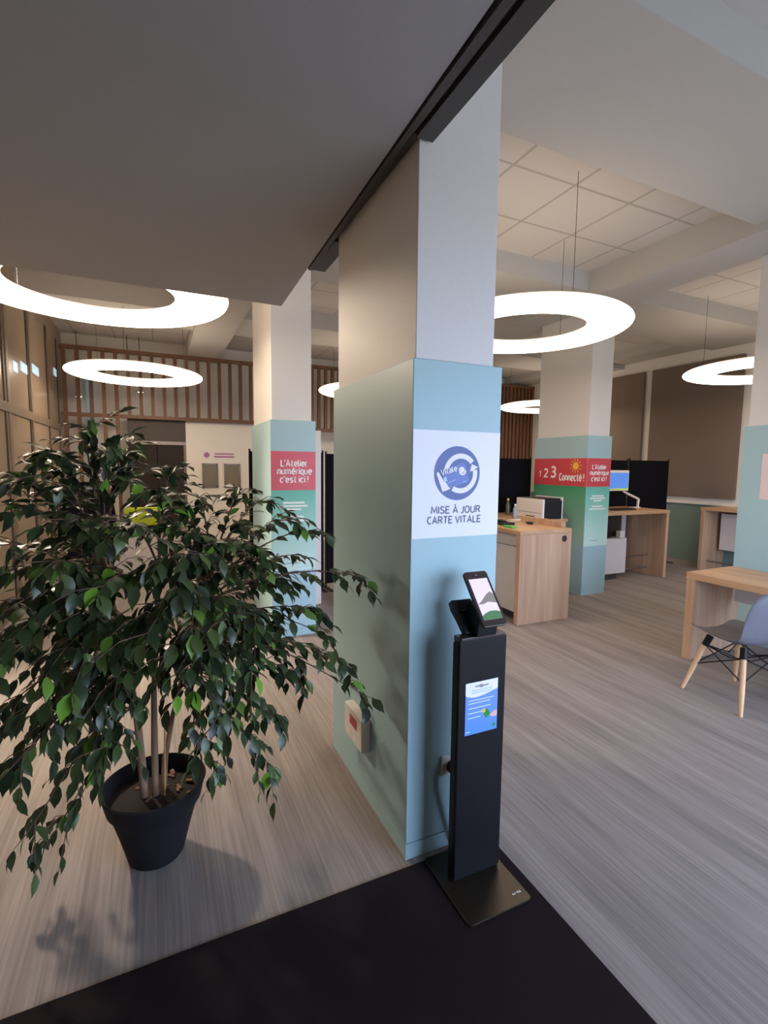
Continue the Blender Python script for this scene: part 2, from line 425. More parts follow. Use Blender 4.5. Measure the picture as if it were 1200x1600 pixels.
def strokes(name, txt, fc, u, v, width, cap, th, m, parent, org, flip=1, tilt=0.0, t=0.0008):
    """lettering centred on u with its baseline at v, fitted to a width and a cap height"""
    pen = 0.0; lines = []
    for ch in txt:
        if ch == ' ': pen += 0.30; continue
        w_, pls = G[ch]
        lines += [[(pen + x, y) for x, y in pl] for pl in pls]; pen += w_ + 0.24
    pen -= 0.24; sx = (width - th * cap) / pen; mb = MB(); o3 = Vector(org)
    ct, st = math.cos(tilt), math.sin(tilt); hw = th * cap / 2
    for pl in lines:
        P = [Vector(((x - pen / 2) * sx, y * cap)) for x, y in pl]
        d0 = (P[1] - P[0]).normalized(); d1 = (P[-1] - P[-2]).normalized()
        closed = (P[0] - P[-1]).length < 1e-6
        L_, R_l = [], []
        for i, p in enumerate(P):
            if closed and i in (0, len(P) - 1): a, b = (P[-1] - P[-2]).normalized(), (P[1] - P[0]).normalized()
            else:
                a = (P[i] - P[i - 1]).normalized() if i else d0
                b = (P[i + 1] - P[i]).normalized() if i < len(P) - 1 else d1
            na, nb = Vector((-a.y, a.x)), Vector((-b.y, b.x)); n_ = na + nb
            n_ = n_.normalized() if n_.length > 1e-4 else na
            k_ = min(1.9, 1 / max(0.2, n_.dot(na))) * hw
            L_.append(p + n_ * k_); R_l.append(p - n_ * k_)
        b0 = len(mb.v); n = len(P)
        for w3 in (t, 0.0):
            for q in L_ + R_l:
                x, y = q.x * ct - q.y * st, q.x * st + q.y * ct
                mb.v.append(fc(u + flip * x, v + y, w3))
        for i in range(n - 1):
            a, b, c, d = b0 + i, b0 + i + 1, b0 + n + i + 1, b0 + n + i; k2 = 2 * n
            mb.f += [(a, b, c, d), (a + k2, d + k2, c + k2, b + k2), (a, a + k2, b + k2, b), (d, c, c + k2, d + k2)]
        for i in (0, n - 1):
            a, d = b0 + i, b0 + n + i; mb.f.append((a, d, d + 2 * n, a + 2 * n))
    return mb.build(name, m, parent, org)


# ------------------------------------------------------------------ room shell
XL, XR, YF, YB, ZC = -1.4, 8.46, -1.4, 10.0, 3.78
struct(box('floor', M['floor'], XL - 0.1, XR + 0.1, YF - 0.1, YB + 0.1, -0.1, 0))
struct(box('ceiling', M['ceiling'], XL - 0.1, XR + 0.1, YF - 0.1, YB + 0.1, ZC, ZC + 0.1))
struct(box('wall_back', M['white_wall'], XL - 0.1, XR + 0.1, YB, YB + 0.1, 0, ZC))
# facade behind the camera: wide glazed opening that lets the daylight in
w = MB(); w.box(XL, 1.3, YF - 0.1, YF, 0, ZC); w.box(6.0, XR, YF - 0.1, YF, 0, ZC)
w.box(1.3, 6.0, YF - 0.1, YF, 0, 0.1); w.box(1.3, 6.0, YF - 0.1, YF, 2.6, ZC)
struct(w.build('wall_front', M['white_wall']))
# right wall: teal dado, ledge, white upper wall
wr = struct(box('wall_right', M['white_wall'], XR, XR + 0.1, YF, YB, 0, ZC))
struct(box('trim_1', M['dado'], XR - 0.02, XR, YF, 9.5, 0, 1.0))
struct(box('trim_2', M['white_wall'], XR - 0.05, XR, YF, 9.5, 1.0, 1.045, bev=0.004))
# ceiling beams
bn = 3
for b in ((0.95, XR, 1.62, 2.52, 3.57), (XL, XR, 4.2, 5.3, 3.57), (XL, XR, 7.0, 7.9, 3.55),
          (4.45, 5.0, YF, YB, 3.5), (0.55, 1.1, 3.75, YB, 3.5), (7.9, XR, YF, YB, 3.63)):
    struct(box('trim_%d' % bn, M['beam'], b[0], b[1], b[2], b[3], b[4], ZC)); bn += 1
# lowered grey soffit over the entrance
struct(MB().prism([(XL, YF, 2.76), (0.795, YF, 2.76), (0.80, 1.1, 2.76), (0.868, 3.70, 2.76), (XL, 3.72, 2.76)], (0, 0, ZC - 2.76)).build('ceiling_soffit', M['soffit']))
# dark track along the soffit edge
t = MB()
t.prism([(0.802, YF, 2.752), (0.838, YF, 2.752), (0.845, 1.634, 2.752), (0.878, 2.94, 2.752), (0.852, 2.94, 2.752), (0.815, 1.4, 2.752)], (0, 0, 0.05))
t.box(0.84, 0.872, YF, 1.634, 2.775, 2.85)
t.box(0.868, 0.935, YF, 1.634, 2.757, 2.85)
t.box(0.862, 0.886, 1.634, 2.53, 2.77, 2.85)
t.box(0.876, 0.955, 2.53, 2.94, 2.757, 2.85)
struct(t.build('trim_%d' % bn, M['track'])); bn += 1

struct(MB().lathe([(0.02, 0.03), (0.05, 0.03), (0.05, 0.10), (0.01, 0.10)], SPOT_AT, 16).box(XL, -1.32, 4.88, 4.92, 3.12, 3.16).build('trim_%d' % bn, M['white_plastic'])); bn += 1  # housing and wall arm of the unseen partition spotlight
# left glazed partition
p = MB(); p.box(XL - 0.1, XL, YF, YB, 0, ZC)
wl = struct(p.build('wall_left', M['glazed']))
mu = MB()
for y in (2.0, 3.1, 4.1, 5.2, 6.30, 7.42, 8.6, 9.45):
    mu.box(XL, XL + 0.012, y - 0.02, y + 0.02, 0, 3.55)
mu.build('joint', M['mullion_dark'], wl)
mu = MB()
for y in (2.12, 3.22, 4.22, 5.32, 6.46, 7.56, 8.72):
    mu.box(XL, XL + 0.012, y - 0.05, y + 0.05, 0, 3.55)
mu.box(XL, XL + 0.015, 0, 9.45, 2.12, 2.22); mu.box(XL, XL + 0.015, 0, 9.45, 0, 0.12)
mu.build('mullion', M['mullion'], wl)
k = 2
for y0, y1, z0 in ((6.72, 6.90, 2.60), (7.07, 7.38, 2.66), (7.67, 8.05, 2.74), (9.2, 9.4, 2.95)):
    struct(box('window_%d' % k, M['lit_window'], XL, XL + 0.008, y0, y1, z0, z0 + 0.11)); k += 1  # added glowing panes that imitate window reflections in the partition glass

# ------------------------------------------------------------------ back of the room
YS = 9.55
def slat_screen(name, label, x0, x1, z0, z1, step, long_slats=(), group=None):
    o = thing(name, label, 'screen', ((x0 + x1) / 2, YS, 0)); org = o.location
    m = MB(); x = x0 + 0.03
    while x < x1 - 0.02:
        zz = z0
        for a, b in long_slats:
            if a <= x <= b: zz = 0.0
        m.box(x, x + 0.055, YS - 0.03, YS + 0.03, zz, z1); x += step
    m.build('slats', M['slat'], o, org)
    box('bottom_rail', M['slat'], x0, x1, YS - 0.034, YS + 0.034, z0 - 0.06 if z0 > 0.1 else 0, z0 if z0 > 0.1 else 0.05, o, org)
    box('top_rail', M['slat'], x0, x1, YS - 0.034, YS + 0.034, z1, z1 + 0.06, o, org)
    return o
slat_screen('slatted_screen', 'brown wooden slatted screen hung above the white wall with two notices', -1.37, 1.74, 2.42, 3.44, 0.185, ((-1.37, -0.45),))
slat_screen('slatted_screen', 'brown slatted screen glimpsed in the gap between two pillars behind a ring lamp', 1.8, 5.6, 2.33, 3.5, 0.14)
slat_screen('slatted_screen', 'dense brown slatted screen in the far right corner behind black partitions', 5.7, XR - 0.02, 0.06, 3.5, 0.11)
# white wall block with two notices
struct(box('wall_block', M['white_wall'], 0.50, 1.70, 9.62, YB, 0, 2.37))
struct(box('trim_%d' % bn, M['dark_panel'], -0.43, 0.50, 9.62, YB, 1.99, 2.37)); bn += 1
d1 = thing('door_1', '', ''); del d1['label']; del d1['category']; struct(d1); d1.location = (0.03, 9.66, 0)
org = d1.location
box('door_rail', M['grey_metal'], -0.43, 0.50, 9.61, 9.68, 1.93, 1.99, d1, org)
box('glass_leaf', M['dark_glass'], -0.43, 0.02, 9.64, 9.67, 0, 1.93, d1, org)
box('glass_leaf', M['dark_glass'], 0.03, 0.46, 9.64, 9.67, 0, 1.93, d1, org)
box('jamb', M['mullion'], 0.46, 0.50, 9.61, 9.68, 0, 1.93, d1, org)
struct(box('window_%d' % k, M['lit_window_dim'], -1.06, -0.95, 9.9, YB - 0.01, 0.6, 3.2)); k += 1
struct(box('window_%d' % k, M['lit_window'], 1.78, 1.95, 9.9, YB - 0.01, 1.5, 2.3)); k += 1
for i, (x0, x1, lab) in enumerate(((0.765, 1.04, 'grey framed notice on the white far wall, left of the pair'), (1.15, 1.445, 'grey framed notice on the white far wall, right of the pair, nearer the pillar'))):
    n = thing('notice_frame', lab, 'notice', ((x0 + x1) / 2, 9.62, 1.17)); org = n.location
    box('sheet', M['poster_grey'], x0 + 0.02, x1 - 0.02, 9.604, 9.612, 1.19, 1.585, n, org)
    f = MB(); f.box(x0, x0 + 0.025, 9.595, 9.62, 1.165, 1.61); f.box(x1 - 0.025, x1, 9.595, 9.62, 1.165, 1.61)
    f.box(x0, x1, 9.595, 9.62, 1.165, 1.19); f.box(x0, x1, 9.595, 9.62, 1.585, 1.61)
    f.build('frame', M['grey_metal'], n, org)
fc = face('F', 9.62, 0.0)
n = thing('wall_lettering', 'purple round logo with two lines of small lettering above the two notices', 'sign', (1.08, 9.62, 1.72)); org = n.location
m = MB(); plate(m, fc, circle(0.849, 1.765, 0.05), 0.004); m.build('round_logo', M['purple'], n, org)
plate(MB(), fc, rect(0.99, 1.33, 1.775, 1.80), 0.004).build('text_line', M['purple'], n, org)
plate(MB(), fc, rect(0.98, 1.34, 1.72, 1.75), 0.004).build('text_line', M['purple'], n, org)
# small spotlights seen between the slats
for x, z, lab in ((-0.40, 3.2, 'tiny lit spotlight seen through the hole of the middle-left ring lamp'), (-0.21, 2.84, 'tiny lit spotlight between slats just below the middle-left ring lamp'), (-1.146, 2.7, 'tiny lit spotlight between the leftmost wooden slats')):
    s = thing('spotlight', lab, 'spotlight', (x, 9.75, z), 0, 'spotlights behind the slatted screen'); org = s.location
    MB().lathe([(0.01, 0), (0.05, 0.0), (0.055, 0.05), (0.02, 0.06)], (x, 9.75, z), 16).build('housing', M['white_plastic'], s, org, smooth=True)
    MB().lathe([(0.005, -0.006), (0.042, -0.004), (0.042, 0.002)], (x, 9.75, z), 16).build('lens', M['spot'], s, org)
    MB().tube([(x, 9.75, z + 0.05), (x, 9.75, ZC)], 0.006, 6).build('stem', M['cable'], s, org)
# white desk with lime divider, black chair (glimpsed through the plant)
d = thing('reception_desk', 'white reception desk glimpsed behind the top of the ficus', 'desk', (0.0, 8.2, 0)); org = d.location
box('worktop', M['black'], -0.62, 0.5, 7.95, 8.5, 0.65, 0.68, d, org); box('front_panel', M['white_laminate'], -0.6, 0.48, 8.0, 8.45, 0, 0.65, d, org)
d = tag(MB().prism([(-0.44, 8.02, 0.68), (0.06, 8.02, 0.68), (0.06, 8.02, 0.92), (0.03, 8.02, 0.95), (-0.41, 8.02, 0.95), (-0.44, 8.02, 0.92)], (0, 0.04, 0)).build('desk_divider', M['lime'], None, (-0.2, 8.04, 0.68), bev=0.01), 'lime green desk divider on the white reception desk behind the plant', 'divider')
d = thing('office_chair', 'black high-backed office chair far behind the plant on the left', 'chair', (-0.75, 6.9, 0)); org = d.location
m = MB(); m.prism([(-1.0, 6.8, 0.62), (-0.5, 6.8, 0.62), (-0.46, 6.78, 0.9), (-0.5, 6.76, 1.2), (-0.6, 6.75, 1.28), (-0.9, 6.75, 1.28), (-1.0, 6.76, 1.2), (-1.04, 6.78, 0.9)], (0, 0.08, 0)); m.build('backrest', M['black_fabric'], d, org, bev=0.02)
box('seat', M['black_fabric'], -1.0, -0.5, 6.85, 7.32, 0.44, 0.53, d, org, bev=0.03)
MB().tube([(-0.75, 7.05, 0.08), (-0.75, 7.05, 0.44)], 0.03, 10).build('gas_post', M['black_plastic'], d, org)
m = MB()
for q in range(5):
    a = q * 2 * PI / 5; m.tube([(-0.75, 7.05, 0.1), (-0.75 + 0.28 * math.cos(a), 7.05 + 0.28 * math.sin(a), 0.025)], [0.025, 0.02], 8)
m.build('star_base', M['black_plastic'], d, org)
box('back_bracket', M['black_plastic'], -0.79, -0.71, 6.86, 6.95, 0.5, 0.7, d, org)

# ------------------------------------------------------------------ right wall acoustic panels
for y0, y1, z0, z1, lab in ((6.5, 7.6, 1.12, 3.41, 'tall dark grey acoustic wall panel, partly behind the red and green pillar'),
                            (4.76, 6.34, 1.12, 3.41, 'widest dark grey acoustic wall panel, right of the white post'),
                            (3.3, 4.5, 1.2, 2.62, 'lower narrow grey acoustic panel peeking out beside the right-hand teal pillar')):
    tag(box('acoustic_panel', M['acoustic'], XR - 0.06, XR - 0.008, y0, y1, z0, z1, None, (XR - 0.03, (y0 + y1) / 2, z0), bev=0.006), lab, 'acoustic panel')

# ------------------------------------------------------------------ pillars
def pillar(label, x0, x1, y0, y1, ztop, ix0=0.016, ix1=0.035):
    o = thing('pillar', label, 'pillar', ((x0 + x1) / 2, (y0 + y1) / 2, 0)); org = Vector(o.location)
    box('shaft', M['white_pillar'], x0 + ix0, x1 - ix1, y0 + 0.014, y1 - 0.03, 2.0, ztop, o, org, bev=0.003)
    c = box('cladding', M['teal'], x0, x1, y0, y1, 0.072, 2.0, o, org, bev=0.003)
    s = MB(); s.box(x0 + 0.001, x1 - 0.001, y0 + 0.001, y1 - 0.001, 0, 0.066); s.box(x0 + 0.008, x1 - 0.008, y0 + 0.008, y1 - 0.008, 0.06, 0.08)
    s.build('skirting', M['teal'], o, org)
    return o, org

# pillar with the card-update sign
AX, AY = 0.874, 1.636
A, orgA = pillar('thick pale teal pillar with a white card-update sign behind the black kiosk', AX, 1.28, AY, 2.54, 3.57)
fc = face('F', AY, 0.0)
m = MB(); plate(m, fc, rect(AX + 0.002, 1.279, 1.322, 1.738), 0.0015); sg = m.build('sign_panel', M['panel_white'], A, orgA)
cu_, cv_, R_ = 1.076, 1.574, 0.106
E = lambda x, y: (cu_ + (x - 595) / 250 * R_, cv_ - (y - 700) / 300 * R_)
fc = face('F', AY, 0.0015)
m = MB(); plate(m, fc, circle(cu_, cv_, R_, 64), 0.001); m.build('emblem_disc', M['navy'], sg, orgA)
fc = face('F', AY, 0.0025)
au, av = E(630, 702)
m = MB()
plate(m, fc, arcband(au, av, 0.055 * R_ * 10, 0.074 * R_ * 10, 40, 172), 0.0008)
plate(m, fc, arcband(au, av, 0.055 * R_ * 10, 0.074 * R_ * 10, -122, 12), 0.0008)
plate(m, fc, [E(733, 680), E(750, 596), E(824, 630), E(790, 648), E(775, 668)], 0.0008)
plate(m, fc, [E(368, 705), E(385, 682), E(450, 790), E(462, 790), E(520, 872), E(436, 906)], 0.0008)
m.build('emblem_arrows', M['white_print'], sg, orgA)
fc = face('F', AY, 0.0033)
m = MB(); plate(m, fc, [E(405, 686), E(650, 580), E(668, 590), E(722, 778), E(712, 796), E(520, 862), E(500, 850)], 0.0006); m.build('emblem_card', M['card_blue'], sg, orgA)
fc = face('F', AY, 0.0039)
m = MB()
plate(MB(), fc, circle(*E(638, 662), 0.0125, 24, 0.0135), 0.0004).build('emblem_head', M['white_print'], sg, orgA)
plate(MB(), fc, arcband(*E(648, 674), 0.010, 0.017, 195, 375, 16), 0.0004).build('emblem_shoulders', M['white_print'], sg, orgA)
plate(m, fc, [E(437, 752), E(470, 738), E(484, 785), E(452, 798)], 0.0004)
plate(m, fc, [E(490, 804), E(574, 768), E(576, 773), E(492, 809)], 0.0004)
plate(m, fc, [E(655, 797), E(690, 783), E(693, 789), E(658, 803)], 0.0004)
m.build('emblem_details', M['lightblue_print'], sg, orgA)
strokes('lettering', 'Vitale', fc, E(500, 672)[0] + 0.002, E(500, 672)[1] - 0.009, 0.076, 0.021, 0.2, M['white_print'], sg, orgA, tilt=math.radians(15))
fc = face('F', AY, 0.0016)
strokes('lettering', 'MISE À JOUR', fc, 1.074, 1.4175, 0.232, 0.026, 0.2, M['grey_print'], sg, orgA)
strokes('lettering', 'CARTE VITALE', fc, 1.068, 1.378, 0.252, 0.026, 0.2, M['grey_print'], sg, orgA)


def atelier_front(o, org, x0, x1, y0):
    fc = face('F', y0, 0.0); cx = (x0 + x1) / 2
    m = MB(); plate(m, fc, rect(x0, x1, 1.37, 1.722), 0.0015); r = m.build('red_sign', M['red'], o, org)
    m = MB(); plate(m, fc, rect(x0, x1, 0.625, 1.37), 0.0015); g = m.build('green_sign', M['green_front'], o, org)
    f2 = face('F', y0, 0.0016)
    strokes('lettering', "L'Atelier", f2, cx + 0.005, 1.588, 0.25, 0.056, 0.2, M['white_print'], r, org)
    strokes('lettering', "numérique", f2, cx + 0.01, 1.517, 0.325, 0.056, 0.2, M['white_print'], r, org)
    strokes('lettering', "c'est ici !", f2, cx + 0.005, 1.442, 0.265, 0.056, 0.2, M['white_print'], r, org)
    m = MB()
    for wd, z in ((0.20, 1.255), (0.26, 1.225), (0.14, 1.195), (0.18, 1.125), (0.28, 1.092)):
        plate(MB(), f2, rect(cx - wd / 2, cx + wd / 2, z - 0.008, z + 0.008), 0.0006).build('text_line', M['white_print'], g, org)
    m = MB(); plate(m, f2, rect(cx - 0.09, cx + 0.05, 0.692, 0.697), 0.0006); m.build('fine_print', M['grey_print'], g, org)

# pillar behind the plant
B, orgB = pillar('pale teal pillar with a red workshop sign standing behind the ficus', 0.925, 1.34, 4.40, 5.32, 3.5)
atelier_front(B, orgB, 0.927, 1.338, 4.40)
tag(box('white_board', M['white_laminate'], 1.36, 1.69, 5.34, 5.385, 0.0, 1.985, None, (1.5, 5.36, 0), bev=0.004), 'tall narrow white board standing just behind the left pillar with red sign', 'board')
# pillar between the counters
CX, CY = 4.795, 4.424
Cp, orgC = pillar('pale teal pillar with red numbered sign and yellow sun between two oak counters', CX, 5.2, CY, 5.35, 3.5)
atelier_front(Cp, orgC, CX + 0.002, 5.198, CY)
fs = face('S', CX, 0.0)
m = MB(); plate(m, fs, rect(CY + 0.002, 5.348, 1.37, 1.722), 0.0015); r = m.build('red_sign', M['red'], Cp, orgC)
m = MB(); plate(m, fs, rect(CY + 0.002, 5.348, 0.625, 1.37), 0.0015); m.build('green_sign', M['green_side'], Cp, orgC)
fs = face('S', CX, 0.0016)
strokes('lettering', '1', fs, 5.235, 1.477, 0.034, 0.075, 0.2, M['white_print'], r, orgC, flip=-1)
strokes('lettering', '2', fs, 5.12, 1.477, 0.085, 0.105, 0.2, M['white_print'], r, orgC, flip=-1)
strokes('lettering', '3', fs, 4.985, 1.477, 0.105, 0.135, 0.2, M['white_print'], r, orgC, flip=-1)
strokes('lettering', 'Connecté !', fs, 4.67, 1.44, 0.42, 0.085, 0.2, M['white_print'], r, orgC, flip=-1)
m = MB(); su, sv = 4.605, 1.625
plate(m, fs, circle(su, sv, 0.048), 0.0008)
for q in range(11):
    a = q * 2 * PI / 11 + 0.2; ca, sa = math.cos(a), math.sin(a)
    plate(m, fs, [(su + ca * 0.062 - sa * 0.005, sv + sa * 0.062 + ca * 0.005), (su + ca * 0.062 + sa * 0.005, sv + sa * 0.062 - ca * 0.005),
                  (su + ca * 0.09 + sa * 0.005, sv + sa * 0.09 - ca * 0.005), (su + ca * 0.09 - sa * 0.005, sv + sa * 0.09 + ca * 0.005)], 0.0008)
m.build('sun_symbol', M['sun'], r, orgC)
# pillar cut by the right edge of the photo
D, orgD = pillar('plain pale teal pillar at the right edge with a blank pale sign', 4.95, 5.36, 1.86, 2.765, 3.5)
fs = face('S', 4.95, 0.0)
m = MB(); plate(m, fs, rect(2.12, 2.588, 1.335, 1.745), 0.003); m.build('sign_panel', M['sign_pale'], D, orgD)

# ------------------------------------------------------------------ ring pendant lamps
RINGS = [(2.994, 3.522, 'glowing white ring pendant right of the thick card-sign pillar, largest on the right side'),
         (-0.36, 4.12, 'largest glowing white ring pendant at upper left, cut off by the grey soffit'),
         (-0.21, 7.75, 'complete glowing white ring pendant above the plant, below the big cut-off ring'),
         (6.849, 3.652, 'glowing white ring pendant in front of the acoustic panels, cut by the right pillar'),
         (7.144, 7.779, 'small far glowing ring pendant peeking out left of the pillar with the sun'),
         (3.266, 7.597, 'sliver of a glowing ring pendant in the gap between the two left pillars')]
ring_me = None
for i, (x, y, lab) in enumerate(RINGS):
    o = thing('ring_pendant_lamp', lab, 'pendant lamp', (x, y, 2.82), 0, 'ring pendant lamps')
    if i == 1: o.scale = (1.05, 1.05, 1.0)
    if ring_me is None:
        prof = [(0.68 + 0.18 * math.cos(a), 0.052 * math.sin(a)) for a in [math.radians(150 + 240 * j / 16) for j in range(17)]]
        d = MB().lathe(prof, (0, 0, 0), 96, closed=True).build('diffuser', M['ring'], o, smooth=True)
        ring_me = d.data
        prof = [(0.68 + 0.15 * math.cos(a), 0.027 + 0.03 * math.sin(a)) for a in [math.radians(180 * j / 8) for j in range(9)]]
        hs = MB().lathe(prof, (0, 0, 0), 96, closed=True).build('housing', M['ring_top'], o, smooth=True).data
        cabs = []
        for q in range(3):
            a = math.radians(20 + 120 * q)
            cabs.append(MB().tube([(0.66 * math.cos(a), 0.66 * math.sin(a), 0.04), (0.66 * math.cos(a), 0.66 * math.sin(a), 0.95)], 0.0022, 6).build('cable', M['cable'], o).data)
    else:
        for nm, me in [('diffuser', ring_me), ('housing', hs)] + [('cable', c) for c in cabs]:
            c = bpy.data.objects.new(nm, me); COL.objects.link(c); c.parent = o
    if i in (1, 2):  # the two lamps over the entrance bay are turned up
        dd = [q for q in o.children if q.name.startswith('diffuser')][0]; dd.material_slots[0].link = 'OBJECT'; dd.material_slots[0].material = M['ring_bright']

# ceiling vent and dome
v = thing('ceiling_vent', 'grey ceiling cassette vent seen in the gap between the left pillars', 'vent', (2.75, 8.35, ZC)); org = v.location
box('frame', M['white_plastic'], 2.4, 3.1, 8.0, 8.7, ZC - 0.03, ZC, v, org)
m = MB()
for q in range(5): m.box(2.45 + q * 0.13, 2.53 + q * 0.13, 8.05, 8.65, ZC - 0.045, ZC - 0.02)
m.build('louvre', M['vent'], v, org)
tag(MB().lathe([(0.001, -0.11), (0.04, -0.10), (0.06, -0.06), (0.07, -0.0)], (7.0, 8.4, 3.78), 16).build('dome_camera', M['black_plastic'], None, (7.0, 8.4, 3.78), smooth=True), 'small dark dome camera on the ceiling above the far small ring lamp', 'camera')

# ------------------------------------------------------------------ entrance mat
tag(box('entrance_mat', M['mat'], XL + 0.04, 1.262, YF + 0.02, 1.598, 0, 0.008, None, (0, 0, 0)), 'black entrance carpet covering the foreground floor under the kiosk', 'mat')

# ------------------------------------------------------------------ kiosk
K = thing('tablet_kiosk', 'slim black floor kiosk with a tilted tablet in front of the thick pillar', 'kiosk', (1.075, 1.45, 0.008)); org = Vector(K.location)
def rr(x0, x1, y0, y1, r, z, n=6):
    P = []
    for cx, cy, a0 in ((x1 - r, y1 - r, 0), (x0 + r, y1 - r, 90), (x0 + r, y0 + r, 180), (x1 - r, y0 + r, 270)):
        for i in range(n + 1):
            a = math.radians(a0 + 90 * i / n); P.append((cx + r * math.cos(a), cy + r * math.sin(a), z))
    return P
bp = MB().prism(rr(0.935, 1.215, 1.275, 1.60, 0.018, 0.008), (0, 0, 0.008)).build('base_plate', M['bronze'], K, org, bev=0.002)
ft = lambda u, v, w=0.0: (u, v, 0.0162 + w)
lettering('lettering', 'KIMEX', ft, 1.175, 1.318, 0.038, 0.008, M['white_print'], bp, org, bold=0.004)
post = box('post', M['black'], 0.980, 1.192, 1.45, 1.492, 0.016, 0.955, K, org, bev=0.006)
box('front_panel', M['black'], 0.981, 1.191, 1.444, 1.452, 0.03, 0.965, K, org, bev=0.002)
box('top_cap', M['dark_bezel'], 0.990, 1.188, 1.448, 1.50, 0.953, 0.975, K, org, bev=0.002)
# poster
fc = face('F', 1.444, 0.0)
m = MB(); plate(m, fc, rect(1.010, 1.156, 0.602, 0.803), 0.0012); ps = m.build('poster', M['poster_white'], K, org)
ps['label'] = 'small blue and white instruction poster'
fc = face('F', 1.444, 0.0012)
top = [(1.010 + 0.146 * q / 16, 0.757 - 0.012 * math.sin(PI * (q / 16) ** 0.7) * 1.2 + 0.007 * (q / 16)) for q in range(17)]
m = MB(); plate(m, fc, [(1.010, 0.602), (1.156, 0.602)] + top[::-1], 0.0006); m.build('blue_field', M['poster_blue'], ps, org)
lettering('lettering', 'vit@jour', fc, 1.083, 0.786, 0.062, 0.013, M['dark_bezel'], ps, org, bold=0.0)
fc = face('F', 1.444, 0.0018)
m = MB()
for u0, u1, z in ((1.022, 1.138, 0.734), (1.022, 1.122, 0.723), (1.022, 1.124, 0.704), (1.022, 1.085, 0.685), (1.022, 1.08, 0.667), (1.014, 1.032, 0.614)):
    plate(MB(), fc, rect(u0, u1, z - 0.002, z + 0.002), 0.0004).build('text_line', M['pale_print'], ps, org)
for u0, u1, z in ((1.035, 1.13, 0.772), (1.035, 1.125, 0.763)):
    plate(MB(), fc, rect(u0, u1, z - 0.0016, z + 0.0016), 0.0004).build('text_line', M['lightblue_print'], ps, org)
m = MB(); plate(m, fc, [(1.086, 0.683), (1.108, 0.692), (1.126, 0.668), (1.104, 0.655)], 0.0006); m.build('green_card', M['card_green'], ps, org)
m = MB(); plate(m, fc, [(1.082, 0.690), (1.098, 0.695), (1.102, 0.682), (1.090, 0.676)], 0.0009); m.build('yellow_card', M['card_yellow'], ps, org)
m = MB(); plate(m, fc, [(1.120, 0.665), (1.136, 0.675), (1.155, 0.678), (1.155, 0.655), (1.14, 0.654), (1.126, 0.658)], 0.0008); m.build('printed_hand', M['skin_print'], ps, org)
m = MB(); plate(m, fc, rect(1.134, 1.148, 0.616, 0.628), 0.0006); m.build('printed_logo', M['card_green'], ps, org)
# tablet: box tilted back, built in its own u (right), v (up the slope), w (out of the screen) frame
T0 = Vector((1.043, 1.388, 1.030)); tu = Vector((1, 0, 0)); tv = Vector((0, 0.64, 0.768)).normalized(); tw = tu.cross(tv)
TP = lambda u, v, w=0.0: tuple(T0 + tu * u + tv * v + tw * w)
def tplate(m, pts, w, t): return m.prism([TP(u, v, w) for u, v in pts], tw * t)
def rr2(u0, u1, v0, v1, r, n=5): return [(p[0], p[1]) for p in rr(u0, u1, v0, v1, r, 0, n)]
m = MB(); tplate(m, rr2(0, 0.106, 0, 0.222, 0.012), -0.012, 0.012); tab = m.build('tablet', M['dark_bezel'], K, org, bev=0.002)
m = MB(); tplate(m, rect(0.012, 0.095, 0.026, 0.190), 0.0002, 0.0008); m.build('screen', M['screen_white'], tab, org)
m = MB(); tplate(m, [(0.012, 0.026), (0.095, 0.026), (0.095, 0.05), (0.08, 0.057), (0.05, 0.058), (0.025, 0.05), (0.012, 0.042)], 0.001, 0.0004); m.build('screen_green', M['screen_green'], tab, org)
m = MB(); tplate(m, [(0.012, 0.088), (0.034, 0.086), (0.06, 0.094), (0.095, 0.086), (0.095, 0.122), (0.082, 0.134), (0.060, 0.122), (0.030, 0.098)], 0.001, 0.0003); m.build('screen_shape', M['screen_shade'], tab, org)
m = MB(); tplate(m, [(0.053 + 0.004 * math.cos(a), 0.206 + 0.004 * math.sin(a)) for a in [2 * PI * q / 12 for q in range(12)]], 0.0002, 0.0006); m.build('camera_lens', M['grey_metal'], tab, org)
m = MB(); m.prism([(1.05, 1.44, 0.975), (1.05, 1.54, 0.975), (1.05, 1.50, 1.10), (1.05, 1.43, 1.06)], (0.09, 0, 0)); m.build('bracket', M['black'], K, org, bev=0.004)
R0 = [(1.008, 1.553, 1.092), (1.098, 1.553, 1.09), (1.125, 1.47, 0.985), (1.028, 1.475, 0.982), (1.015, 1.515, 1.04), (1.006, 1.535, 1.068)]
m = MB(); m.prism(R0, (0.0, 0.022, -0.02)); cr_ = m.build('card_reader', M['black_plastic'], K, org, bev=0.004)
box('card_slot', M['black'], 1.03, 1.085, 1.515, 1.525, 1.05, 1.058, cr_, org)

# socket and plug on the pillar
s = thing('wall_socket', 'white wall socket on the pillar front, half hidden by the kiosk', 'socket', (1.075, AY, 0.37)); org = s.location
box('faceplate', M['white_plastic'], 1.03, 1.12, AY - 0.011, AY - 0.001, 0.325, 0.412, s, org, bev=0.003)
MB().prism([(1.075 + 0.026 * math.cos(a), AY - 0.0102, 0.368 + 0.026 * math.sin(a)) for a in [2 * PI * q / 20 for q in range(20)]], (0, -0.003, 0)).build('socket_ring', M['white_laminate'], s, org)
pg = thing('power_plug', 'black power plug and lead pushed into the white socket beside the kiosk', 'plug', (1.075, AY - 0.014, 0.368)); org = pg.location
MB().prism([(1.073 + 0.025 * math.cos(a), AY - 0.0135, 0.366 + 0.025 * math.sin(a)) for a in [2 * PI * q / 16 for q in range(16)]], (0, -0.03, 0)).build('plug_body', M['black_plastic'], pg, org, bev=0.003)
